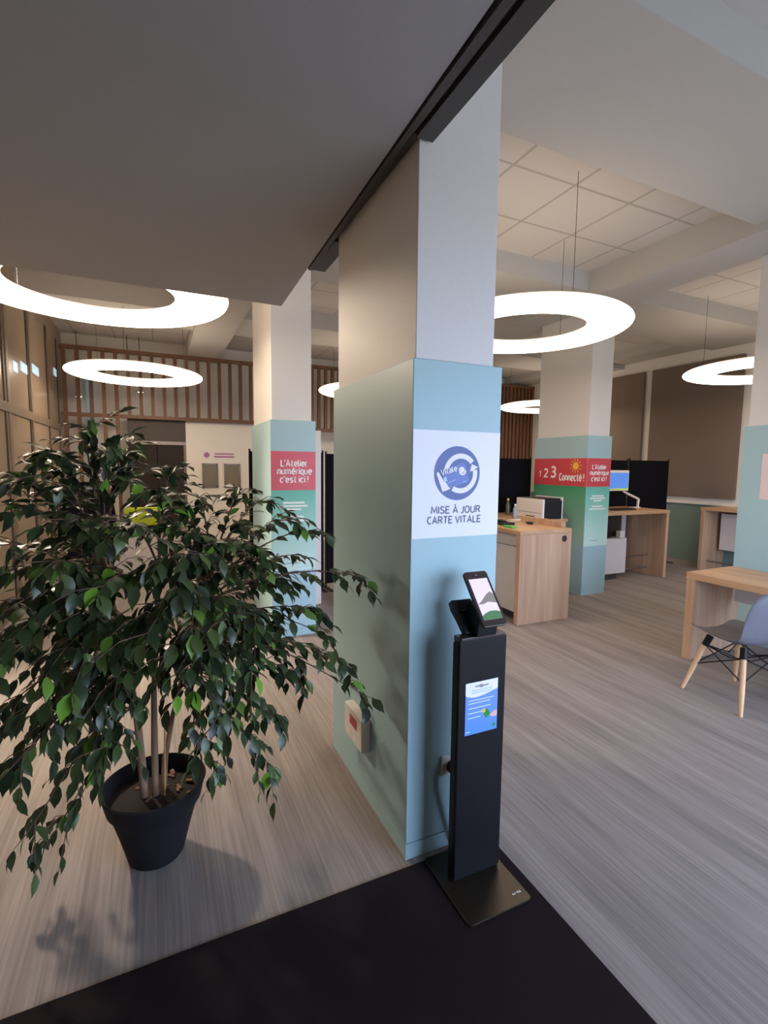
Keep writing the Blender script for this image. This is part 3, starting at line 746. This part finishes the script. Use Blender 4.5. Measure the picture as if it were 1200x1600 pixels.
MB().tube([(1.068, AY - 0.036, 0.352), (1.063, AY - 0.04, 0.32), (1.066, AY - 0.038, 0.27), (1.085, AY - 0.03, 0.14), (1.11, AY - 0.02, 0.02)], 0.007, 8).build('lead', M['black_plastic'], pg, org, smooth=True)
# alarm call point on the side of the pillar
al = thing('alarm_call_point', 'white alarm box with a small red window on the side of the thick pillar', 'alarm', (AX, 2.11, 0.34)); org = al.location
box('housing', M['white_plastic'], 0.826, AX - 0.001, 2.0, 2.225, 0.264, 0.42, al, org, bev=0.004)
box('red_window', M['alarm_red'], 0.8245, 0.8265, 2.06, 2.15, 0.345, 0.392, al, org)
box('button', M['white_print'], 0.8245, 0.8265, 2.155, 2.185, 0.285, 0.305, al, org); box('button', M['white_print'], 0.8245, 0.8265, 2.07, 2.10, 0.285, 0.30, al, org)

# ------------------------------------------------------------------ ficus
PC = Vector((-0.045, 2.10, 0))
F = thing('ficus', 'bushy weeping fig in an anthracite pot on the grey carpet', 'plant', PC); org = PC
MB().lathe([(0.02, 0.0), (0.10, 0.0), (0.108, 0.012), (0.135, 0.12), (0.158, 0.2), (0.168, 0.225), (0.178, 0.235), (0.193, 0.30), (0.198, 0.31), (0.19, 0.314), (0.180, 0.30), (0.168, 0.24), (0.02, 0.238)], PC, 48).build('pot', M['pot'], F, org, smooth=True)
m = MB()
prof = [(0.002, 0.252), (0.05, 0.262), (0.10, 0.256), (0.15, 0.25), (0.172, 0.245), (0.165, 0.239), (0.002, 0.239)]
m.lathe(prof, PC, 36); so = m.build('soil', M['soil'], F, org, smooth=True)
m = MB(); rnd = random.Random(3)
for q in range(12):
    a = rnd.uniform(0, 2 * PI); r = rnd.uniform(0.04, 0.15); x, y = PC.x + r * math.cos(a), PC.y + r * math.sin(a)
    l, wd, th = rnd.uniform(0.008, 0.018), rnd.uniform(0.004, 0.008), rnd.uniform(0, PI)
    c, s_ = math.cos(th), math.sin(th)
    MB().prism([(x + c * l - s_ * wd, y + s_ * l + c * wd, 0.256), (x - c * l - s_ * wd, y - s_ * l + c * wd, 0.258), (x - c * l + s_ * wd, y - s_ * l - c * wd, 0.256), (x + c * l + s_ * wd, y + s_ * l - c * wd, 0.259)], (0, 0, 0.006)).build('bark_chip', M['chip'], so, org)
# three trunks
trunks = [[(-0.082, 2.09, 0.24), (-0.088, 2.085, 0.42), (-0.10, 2.09, 0.62), (-0.13, 2.10, 0.85), (-0.17, 2.12, 1.08), (-0.20, 2.16, 1.30)],
          [(-0.042, 2.09, 0.24), (-0.040, 2.085, 0.45), (-0.035, 2.08, 0.70), (-0.015, 2.09, 0.95), (0.0, 2.12, 1.18), (0.0, 2.15, 1.40)],
          [(-0.012, 2.11, 0.24), (-0.002, 2.10, 0.40), (0.03, 2.08, 0.58), (0.085, 2.07, 0.80), (0.14, 2.08, 1.02), (0.20, 2.10, 1.20)]]
for tr, r0 in zip(trunks, (0.016, 0.014, 0.012)):
    MB().tube(tr, [r0, r0 * 0.95, r0 * 0.8, r0 * 0.65, r0 * 0.45, r0 * 0.25], 10).build('trunk', M['bark'], F, org, smooth=True)
MB().tube([(-0.008, 2.06, 0.24), (-0.004, 2.06, 0.40), (0.0, 2.065, 0.55)], 0.0035, 8).build('support_cane', M['cane'], F, org, smooth=True)
TIPS = [(-0.27,2.35,1.69),(-0.15,2.10,1.66),(-0.40,2.20,1.60),(-0.45,2.00,1.54),(-0.40,1.80,1.45),(-0.45,1.75,1.34),(-0.07,2.40,1.69),(0.06,2.30,1.56),(0.01,1.90,1.50),(0.17,2.40,1.44),(-0.29,1.90,1.52),(-0.22,1.70,1.42),(-0.10,1.60,1.40),(-0.30,1.60,1.29),(-0.16,1.55,1.23),(0.00,1.65,1.29),(0.18,1.90,1.30),(0.36,2.30,1.47),(0.52,2.00,1.36),(0.48,2.35,1.42),(0.64,1.95,1.31),(0.79,1.85,1.12),(0.63,2.20,1.17),(0.60,1.90,0.99),(0.70,1.85,0.78),(0.79,1.80,0.63),(0.54,2.00,0.82),(0.50,2.30,1.07),(0.45,2.50,1.26),(0.43,1.90,0.58),(0.39,1.85,0.40),(0.30,1.70,0.85),(0.20,1.60,1.08),(0.08,1.50,1.10),(0.18,1.75,0.68),(0.09,1.70,0.84),(-0.36,1.55,1.13),(-0.47,1.70,1.00),(-0.30,1.60,1.00),(-0.27,1.75,0.78),(-0.40,1.80,0.68),(-0.46,1.75,0.64),(-0.46,1.85,0.34),(-0.42,2.00,0.21),(-0.30,1.95,0.38),(-0.53,1.90,0.76),(-0.19,1.80,0.63),(-0.05,1.50,1.09),(-0.14,1.70,0.86),(0.0,2.60,0.86),(0.35,2.70,1.00),(-0.39,2.50,0.90),(-0.61,2.20,1.07),(-0.11,1.95,0.96),(0.19,1.95,0.37),(-0.46,2.30,0.60),(0.41,2.50,0.87),(0.05,1.55,1.21),(0.49,2.60,0.66),
        (-0.35,2.05,1.63),(-0.22,2.20,1.72),(-0.30,2.10,1.56),(-0.10,2.25,1.62),(0.10,2.05,1.42),(0.22,1.85,1.20),(0.30,2.05,1.34),(0.12,1.75,1.28),(0.40,1.95,1.22),(0.34,1.85,1.02),
        (0.46,1.90,1.10),(0.24,2.05,0.95),(0.38,2.15,0.76),(0.28,1.80,0.72),(0.52,1.85,0.74),(0.44,2.05,0.92),(0.62,1.88,0.90),(0.14,1.62,0.98),(-0.05,1.62,1.12),(-0.18,1.66,1.10),
        (-0.32,1.75,1.20),(-0.42,1.66,1.16),(-0.24,1.60,0.94),(-0.38,1.70,0.86),(-0.12,1.72,1.00),(0.0,1.66,0.92),(0.16,2.40,1.10),(-0.20,2.45,1.20),(0.30,2.45,1.20),(-0.36,2.30,1.30),(-0.50,1.95,1.24),(-0.46,1.85,1.02),(0.20,2.35,0.80),(0.05,2.0,1.36),]
rnd = random.Random(11)
br = MB(); fol = MB()
def bez(a, b, c, d, t):
    u = 1 - t; return a * u ** 3 + b * 3 * u * u * t + c * 3 * u * t * t + d * t ** 3
def leaf(p, d, size):
    """folded, pointed fig leaf from p along d"""
    d = d.normalized(); side = d.cross(Vector((rnd.uniform(-.5, .5), rnd.uniform(-.5, .5), 1)))
    if side.length < 0.05: side = Vector((1, 0, 0))
    side.normalize(); nrm = side.cross(d).normalized()
    if nrm.z < 0: nrm = -nrm
    wd = size * rnd.uniform(0.22, 0.28); fold = size * 0.05
    n = len(fol.v)
    st = [(0.0, 0.0, 0), (0.12, 0.55, 0.0), (0.38, 1.0, 0.02), (0.64, 0.78, 0.0), (0.84, 0.26, -0.05), (1.0, 0.0, -0.12)]
    fol.v.append(tuple(p))
    for t, w_, dr in st[1:-1]:
        c = p + d * size * t + nrm * size * dr
        fol.v += [tuple(c - side * wd * w_ + nrm * fold * w_), tuple(c), tuple(c + side * wd * w_ + nrm * fold * w_)]
    fol.v.append(tuple(p + d * size + nrm * size * st[-1][2]))
    fol.f += [(n, n + 2, n + 1), (n, n + 3, n + 2)]
    for q in range(3):
        b = n + 1 + 3 * q; fol.f += [(b, b + 1, b + 4, b + 3), (b + 1, b + 2, b + 5, b + 4)]
    b = n + 10; fol.f += [(b, b + 1, n + 13), (b + 1, b + 2, n + 13)]
def droop(v):
    return (0.05, 0.55) if v.x > 0.25 and v.z > 0.55 else ((-0.1, 0.6) if v.z > 1.35 else (0.2, 1.0))
def clampx(v):
    if v.x > 0.845: v.x = 0.845
    if v.z < 0.02: v.z = 0.02
    return v
for tip in TIPS:
    tip = Vector(tip)
    # nearest trunk point lower than the tip
    best = None
    for tr in trunks:
        for a, b in zip(tr[1:], tr[2:]):
            for s_ in (0, 0.5, 1):
                q = Vector(a).lerp(Vector(b), s_)
                cost = (Vector((q.x, q.y)) - Vector((tip.x, tip.y))).length + abs(q.z - (0.45 + 0.5 * tip.z)) * 1.3
                if best is None or cost < best[0]: best = (cost, q)
    st = best[1]; dv = tip - st; L = dv.length
    out = Vector((dv.x, dv.y, 0))
    p1 = st + out * 0.25 + Vector((0, 0, 0.35 * L * (0.5 if tip.z > st.z else 0.9)))
    p2 = st + out * 0.72 + Vector((0, 0, dv.z + 0.14 * L))
    N = 12
    pts = [bez(st, p1, p2, tip, i / N) for i in range(N + 1)]
    br.tube(pts, [0.0055 * (1 - 0.8 * i / N) for i in range(N + 1)], 6)
    ln = L / N
    for i in range(4, N + 1):
        tang = (pts[i] - pts[i - 1]).normalized()
        # leaves on the branch itself
        for s_ in (-1, 1):
            if rnd.random() < 0.72:
                lat = tang.cross(Vector((0, 0, 1)))
                d = tang * rnd.uniform(0.5, 1.1) + lat * s_ * rnd.uniform(0.15, 0.8) + Vector((0, 0, -rnd.uniform(*droop(pts[i]))))
                leaf(pts[i] + lat * s_ * 0.004, d, rnd.uniform(0.055, 0.083))
        # side twigs
        if i < N and rnd.random() < 0.60:
            s_ = 1 if i % 2 else -1
            lat = tang.cross(Vector((0, 0, 1))).normalized()
            tl = rnd.uniform(0.07, 0.17)
            e = pts[i] + (tang * rnd.uniform(0.4, 0.9) + lat * s_ * rnd.uniform(0.5, 1.0)).normalized() * tl + Vector((0, 0, -rnd.uniform(0.0, 0.08)))
            clampx(e)
            mid = (pts[i] + e) / 2 + Vector((0, 0, 0.02))
            tp = [pts[i], mid, e]
            br.tube(tp, [0.0022, 0.0016, 0.001], 5)
            nl = int(3 + tl * 22)
            for q in range(nl):
                t_ = (q + 0.7) / nl; c = tp[0] * (1 - t_) ** 2 + mid * 2 * t_ * (1 - t_) + e * t_ ** 2
                dd = (e - pts[i]).normalized(); l2 = dd.cross(Vector((0, 0, 1)))
                leaf(c, dd * rnd.uniform(0.3, 0.9) + l2 * (1 if q % 2 else -1) * rnd.uniform(0.15, 0.8) + Vector((0, 0, -rnd.uniform(*droop(c)))), rnd.uniform(0.05, 0.08))
    leaf(tip, (tip - pts[-2]) + Vector((0, 0, -0.05)), 0.07)
for i, v in enumerate(fol.v):
    if v[0] > 0.862: fol.v[i] = (0.862, v[1], v[2])
    if v[2] < 0.012: fol.v[i] = (v[0], v[1], 0.012)
br.build('branches', M['twig'], F, org, smooth=True)
fo = fol.build('foliage', M['leaf'], F, org)
for p in fo.data.polygons: p.use_smooth = True

# ------------------------------------------------------------------ counter beside the pillar (L-shaped)
T1 = thing('counter', 'oak L-shaped counter with printer, left of the pillar with the sun', 'counter', (3.6, 4.6, 0)); org = Vector(T1.location)
ep = box('end_panel', M['oak_v'], 3.27, 3.955, 3.81, 3.87, 0, 0.925, T1, org, bev=0.002)
MB().prism([(3.855 + 0.034 * math.cos(a), 3.811, 0.862 + 0.034 * math.sin(a)) for a in [2 * PI * q / 24 for q in range(24)]], (0, -0.003, 0)).build('cable_grommet', M['dark_bezel'], ep, org)
m = MB(); m.box(3.27, 3.955, 3.81, 5.5, 0.926, 0.966); m.box(3.955, 4.66, 4.56, 5.5, 0.926, 0.966); m.build('worktop', M['oak_h'], T1, org, bev=0.002)
box('upstand', M['oak_v'], 3.90, 3.955, 3.90, 4.55, 0.967, 1.03, T1, org, bev=0.002)
box('return_panel', M['oak_v'], 4.60, 4.65, 4.75, 5.5, 0, 0.925, T1, org)
cb = box('cabinet', M['white_laminate'], 3.36, 3.9, 3.875, 5.3, 0.09, 0.92, T1, org)
box('drawer', M['white_laminate'], 3.34, 3.36, 3.88, 4.55, 0.79, 0.915, cb, org, bev=0.002)
dr = box('door', M['white_laminate'], 3.34, 3.36, 3.88, 4.55, 0.095, 0.782, cb, org, bev=0.002)
box('plinth', M['dark_panel'], 3.42, 3.88, 3.88, 5.28, 0, 0.089, T1, org)
box('back_panel', M['oak_v'], 3.9, 3.94, 3.875, 5.4, 0.0, 0.92, T1, org)
P_ = thing('printer', 'white and black printer standing on the L-shaped oak counter', 'printer', (4.43, 4.8, 0.967)); org = Vector(P_.location)
box('black_casing', M['black_plastic'], 4.275, 4.56, 4.57, 5.04, 0.967, 1.20, P_, org, bev=0.006)
box('front_cover', M['white_plastic'], 4.245, 4.275, 4.565, 5.045, 0.967, 1.213, P_, org, bev=0.005)
box('lid', M['black_plastic'], 4.262, 4.565, 4.60, 5.01, 1.20, 1.222, P_, org, bev=0.006)
box('rear_cover', M['white_plastic'], 4.56, 4.575, 4.568, 5.042, 0.967, 1.235, P_, org, bev=0.003)
m = MB(); m.box(4.243, 4.246, 4.59, 5.02, 1.04, 1.044); m.box(4.243, 4.246, 4.7, 4.86, 0.975, 1.0); m.build('paper_slot', M['dark_bezel'], P_, org)
def bottle(x, y, z, h, r, label, mb_, mc):
    o = thing('bottle', label, 'bottle', (x, y, z)); org = Vector(o.location)
    MB().lathe([(r * 0.4, 0), (r, 0.004), (r, h * 0.62), (r * 0.85, h * 0.7), (r * 0.38, h * 0.8), (r * 0.38, h * 0.86)], (x, y, z), 20).build('bottle_body', mb_, o, org, smooth=True)
    MB().lathe([(r * 0.3, h * 0.861), (r * 0.46, h * 0.861), (r * 0.46, h), (r * 0.1, h * 1.0)], (x, y, z), 16).build('cap', mc, o, org, smooth=True)
bottle(4.03, 4.81, 0.967, 0.18, 0.026, 'white-capped bottle with grey label in front of the printer', M['bottle_white'], M['white_plastic'])
bottle(4.25, 5.22, 0.967, 0.22, 0.032, 'darker bottle standing behind the white-capped bottle', M['bottle_clear'], M['card_yellow'])
o = thing('computer_mouse', 'black computer mouse on the L-shaped oak counter', 'mouse', (3.78, 4.26, 0.967)); org = Vector(o.location)
m = MB(); m.prism([(3.78 + 0.032 * math.cos(a), 4.26 + 0.052 * math.sin(a), 0.9675) for a in [2 * PI * q / 20 for q in range(20)]], (0, 0, 0.028)); m.build('mouse_body', M['black_plastic'], o, org, bev=0.012)
MB().tube([(3.78, 4.265, 0.994), (3.78, 4.28, 0.997)], 0.004, 8).build('scroll_wheel', M['grey_metal'], o, org)
for pts, lab in (([(3.62, 4.42), (3.80, 4.52), (3.70, 4.75), (3.52, 4.64)], 'white paper sheet on the oak counter beside the mouse'),
                 ([(3.84, 4.60), (4.10, 4.62), (4.12, 4.74), (3.88, 4.76)], 'white paper sheet on the oak counter in front of the printer'),
                 ([(3.62, 4.80), (3.86, 4.86), (3.80, 5.12), (3.56, 5.05)], 'white paper sheet lying farthest back on the oak counter')):
    cx = sum(p[0] for p in pts) / 4; cy = sum(p[1] for p in pts) / 4
    tag(MB().prism([(x, y, 0.9665) for x, y in pts], (0, 0, 0.0015)).build('paper_sheet', M['paper'], None, (cx, cy, 0.9665)), lab, 'paper')
o = thing('desk_phone', 'black desk phone at the left end of the oak counter', 'phone', (3.48, 4.32, 0.967)); org = Vector(o.location)
MB().prism([(3.40, 4.24, 0.967), (3.56, 4.24, 0.967), (3.56, 4.40, 0.967), (3.40, 4.40, 0.967)], (0, 0, 0.03)).build('phone_base', M['black_plastic'], o, org, bev=0.008)
MB().tube([(3.43, 4.25, 1.005), (3.43, 4.32, 1.018), (3.43, 4.39, 1.005)], [0.018, 0.013, 0.018], 10).build('handset', M['black_plastic'], o, org, smooth=True)
tag(box('green_pen_case', M['green_plastic'], 3.33, 3.40, 4.02, 4.17, 0.967, 0.985, None, (3.36, 4.1, 0.967), bev=0.006), 'bright green small case at the edge of the oak counter', 'pen case')

# ------------------------------------------------------------------ counter right of the sun pillar
T2 = thing('counter', 'oak standing counter with monitor arm, right of the pillar with the sun', 'counter', (6.1, 5.1, 0)); org = Vector(T2.location)
box('worktop', M['oak_x'], 5.3, 6.815, 4.72, 5.48, 0.955, 1.0, T2, org, bev=0.002)
box('end_panel', M['oak_v'], 6.755, 6.81, 4.725, 5.48, 0, 0.954, T2, org, bev=0.002)
box('end_panel', M['oak_v'], 5.3, 5.36, 4.725, 5.48, 0, 0.954, T2, org, bev=0.002)
for z in (0.295, 0.107): MB().tube([(6.17, 5.0, z), (6.754, 5.0, z)], 0.012, 10).build('foot_rail', M['grey_metal'], T2, org, smooth=True)
box('modesty_panel', M['white_laminate'], 6.36, 6.70, 5.36, 5.39, 0.15, 0.95, T2, org)
cb = thing('cabinet', 'low white open-topped cabinet under the oak counter with the monitor', 'cabinet', (5.85, 5.1, 0)); org = Vector(cb.location)
box('body', M['white_laminate'], 5.5, 6.165, 4.9, 5.34, 0.09, 0.60, cb, org, bev=0.003)
m = MB(); m.box(5.5, 5.52, 4.98, 5.34, 0.601, 0.95); m.box(6.145, 6.165, 5.0, 5.34, 0.601, 0.95); m.box(5.52, 6.145, 5.32, 5.34, 0.601, 0.95); m.build('niche', M['acoustic'], cb, org)
box('plinth', M['dark_panel'], 5.6, 6.02, 4.93, 5.32, 0, 0.089, cb, org)
tag(box('small_box', M['white_plastic'], 6.04, 6.13, 4.915, 4.985, 0.601, 0.70, None, (6.085, 4.95, 0.601), bev=0.004), 'tiny white box on top of the low white cabinet', 'box')
tag(box('document_tray', M['black_plastic'], 5.66, 5.98, 4.98, 5.25, 0.602, 0.64, None, (5.82, 5.1, 0.602), bev=0.006), 'flat black tray lying in the niche above the low white cabinet', 'tray')
mo = thing('monitor', 'blue-screened monitor on a white arm above the oak counter', 'monitor', (6.42, 5.2, 1.0)); org = Vector(mo.location)
sc = box('housing', M['white_plastic'], 6.04, 6.50, 5.19, 5.225, 1.265, 1.572, mo, org, bev=0.004)
box('screen', M['mon_blue'], 6.06, 6.485, 5.187, 5.192, 1.30, 1.535, sc, org)
box('screen_bar', M['mon_green'], 6.18, 6.485, 5.185, 5.191, 1.28, 1.30, sc, org)
arm = MB().tube([(6.46, 5.24, 1.34), (6.47, 5.25, 1.25), (6.60, 5.22, 1.19), (6.735, 5.19, 1.135)], 0.017, 8).build('arm', M['white_plastic'], mo, org, smooth=True)
MB().tube([(6.735, 5.19, 1.135), (6.725, 5.19, 1.012)], [0.02, 0.018], 10).build('arm_post', M['white_plastic'], mo, org, smooth=True)
box('arm_clamp', M['white_plastic'], 6.62, 6.75, 5.15, 5.24, 1.0, 1.014, mo, org, bev=0.003)
o = thing('keyboard', 'black keyboard on the oak counter below the blue monitor', 'keyboard', (6.1, 4.98, 1.0)); org = Vector(o.location)
box('keyboard_body', M['black_plastic'], 5.9, 6.33, 4.9, 5.06, 1.0, 1.018, o, org, bev=0.004)
m = MB()
for r_ in range(4):
    for c_ in range(12): m.box(5.915 + c_ * 0.034, 5.943 + c_ * 0.034, 4.912 + r_ * 0.036, 4.942 + r_ * 0.036, 1.017, 1.022)
m.build('keys', M['dark_bezel'], o, org)

# ------------------------------------------------------------------ counter by the right wall
T3 = thing('counter', 'oak standing counter against the right wall behind the teal pillar', 'counter', (8.12, 4.3, 0)); org = Vector(T3.location)
box('worktop', M['oak_h'], 7.85, 8.43, 3.3, 4.93, 0.955, 1.0, T3, org, bev=0.002)
box('end_panel', M['oak_v'], 7.86, 8.43, 4.87, 4.925, 0, 0.954, T3, org, bev=0.002)
box('end_panel', M['oak_v'], 7.86, 8.43, 3.305, 3.36, 0, 0.954, T3, org, bev=0.002)
box('modesty_panel', M['white_laminate'], 8.18, 8.21, 3.4, 4.80, 0.32, 0.90, T3, org)
MB().tube([(8.0, 4.868, 0.14), (8.0, 3.362, 0.14)], 0.012, 10).build('foot_rail', M['grey_metal'], T3, org, smooth=True)

# ------------------------------------------------------------------ near right table
T4 = thing('table', 'low oak table at the right edge beside the grey shell chair', 'table', (4.35, 2.0, 0)); org = Vector(T4.location)
box('tabletop', M['oak_h'], 4.03, 4.66, 1.15, 2.61, 0.685, 0.74, T4, org, bev=0.002)
box('end_panel', M['oak_v'], 4.03, 4.66, 2.535, 2.605, 0, 0.684, T4, org, bev=0.002)
box('end_panel', M['oak_v'], 4.03, 4.66, 1.155, 1.22, 0, 0.684, T4, org, bev=0.002)
box('modesty_panel', M['white_laminate'], 4.54, 4.57, 1.3, 2.50, 0.46, 0.684, T4, org)

# ------------------------------------------------------------------ shell chair
CH = thing('shell_chair', 'grey plastic shell chair on pale wooden legs with black wire struts', 'chair', (3.665, 1.95, 0), math.radians(-10))
# seat and back as one moulded shell, facing +y in its own frame
def shell():
    m = MB(); n, k = 15, 13
    prof = [(0.25, 0.425), (0.235, 0.44), (0.18, 0.438), (0.10, 0.43), (0.02, 0.425), (-0.06, 0.424), (-0.13, 0.432), (-0.18, 0.46), (-0.208, 0.52), (-0.225, 0.60), (-0.238, 0.68), (-0.25, 0.76), (-0.258, 0.81)]
    hw = [0.17, 0.20, 0.222, 0.232, 0.236, 0.237, 0.236, 0.234, 0.23, 0.222, 0.208, 0.18, 0.12]
    rows = []
    for i, ((y, z), w_) in enumerate(zip(prof, hw)):
        row = []
        for j in range(n):
            u = -1 + 2 * j / (n - 1)
            lift = 0.045 * abs(u) ** 3
            back = max(0, min(1, (i - 6) / 3))
            row.append(Vector((u * w_, y + lift * 1.2 * back, z + lift * (1 - back))))
        rows.append(row)
    th = 0.006
    top = len(m.v)
    for row in rows: m.v += [tuple(p) for p in row]
    for a in range(k - 1):
        for j in range(n - 1): m.f.append((a * n + j, a * n + j + 1, (a + 1) * n + j + 1, (a + 1) * n + j))
    return m
sh = shell().build('shell', M['shell_grey'], CH, smooth=True)
md = sh.modifiers.new('thick', 'SOLIDIFY'); md.thickness = 0.008; md.offset = 0
md = sh.modifiers.new('smooth', 'SUBSURF'); md.levels = 1; md.render_levels = 2
tops = [(-0.15, 0.14), (0.15, 0.14), (-0.14, -0.13), (0.14, -0.13)]
feet = [(-0.245, 0.225), (0.245, 0.225), (-0.235, -0.215), (0.235, -0.215)]
for (a, b), (c, d) in zip(tops, feet):
    MB().tube([(c, d, 0.0), (c * 0.6 + a * 0.4, d * 0.6 + b * 0.4, 0.15), (a, b, 0.375)], [0.011, 0.0165, 0.0165], 12).build('leg', M['beech'], CH, smooth=True)
for a, b in tops: MB().tube([(a * 1.04, b * 1.04, 0.345), (a * 0.9, b * 0.9, 0.417)], 0.023, 12).build('leg_socket', M['black'], CH, smooth=True)
m = MB()
def lp(i, z):
    a, b = tops[i]; c, d = feet[i]; t_ = z / 0.375; return (c + (a - c) * t_, d + (b - d) * t_, z)
for i, j in ((0, 1), (1, 3), (3, 2), (2, 0)):
    a, b = lp(i, 0.35), lp(j, 0.35); c, d = lp(i, 0.20), lp(j, 0.20)
    mid = [(a[q] + b[q]) / 2 for q in range(3)]; md_ = (mid[0] * 0.6, mid[1] * 0.6, 0.30)
    m.tube([a, d], 0.0042, 6); m.tube([b, c], 0.0042, 6)
    m.tube([a, md_, b], 0.0042, 6)
m.build('wire_struts', M['black'], CH, smooth=True)

# ------------------------------------------------------------------ black partition screens
def partition(x0, x1, y, z1, lab):
    o = thing('partition_screen', lab, 'partition', ((x0 + x1) / 2, y, 0), 0, None); org = Vector(o.location)
    box('fabric_panel', M['black_fabric'], x0 + 0.02, x1 - 0.02, y - 0.02, y + 0.02, 0.07, z1, o, org, bev=0.004)
    for x in (x0 + 0.012, x1 - 0.012):
        MB().tube([(x, y, 0.0), (x, y, z1 + 0.03)], 0.012, 10).build('post', M['black'], o, org, smooth=True)
    for x in (x0 + 0.03, x1 - 0.03):
        box('foot', M['black'], x - 0.025, x + 0.025, y - 0.2, y + 0.2, 0, 0.012, o, org, bev=0.003)
partition(1.0, 1.93, 6.0, 1.755, 'black fabric partition screen behind the left pillar, left of its white board')
partition(1.95, 2.9, 6.0, 1.745, 'black fabric partition screen filling the gap right of the left pillar')
partition(4.0, 5.0, 5.65, 1.725, 'black fabric partition screen behind the printer on the L-shaped counter')
partition(6.0, 6.97, 5.6, 1.73, 'black fabric partition screen directly behind the blue monitor')
partition(6.99, 7.97, 5.6, 1.735, 'black fabric partition screen at the right end, in front of the acoustic panels')
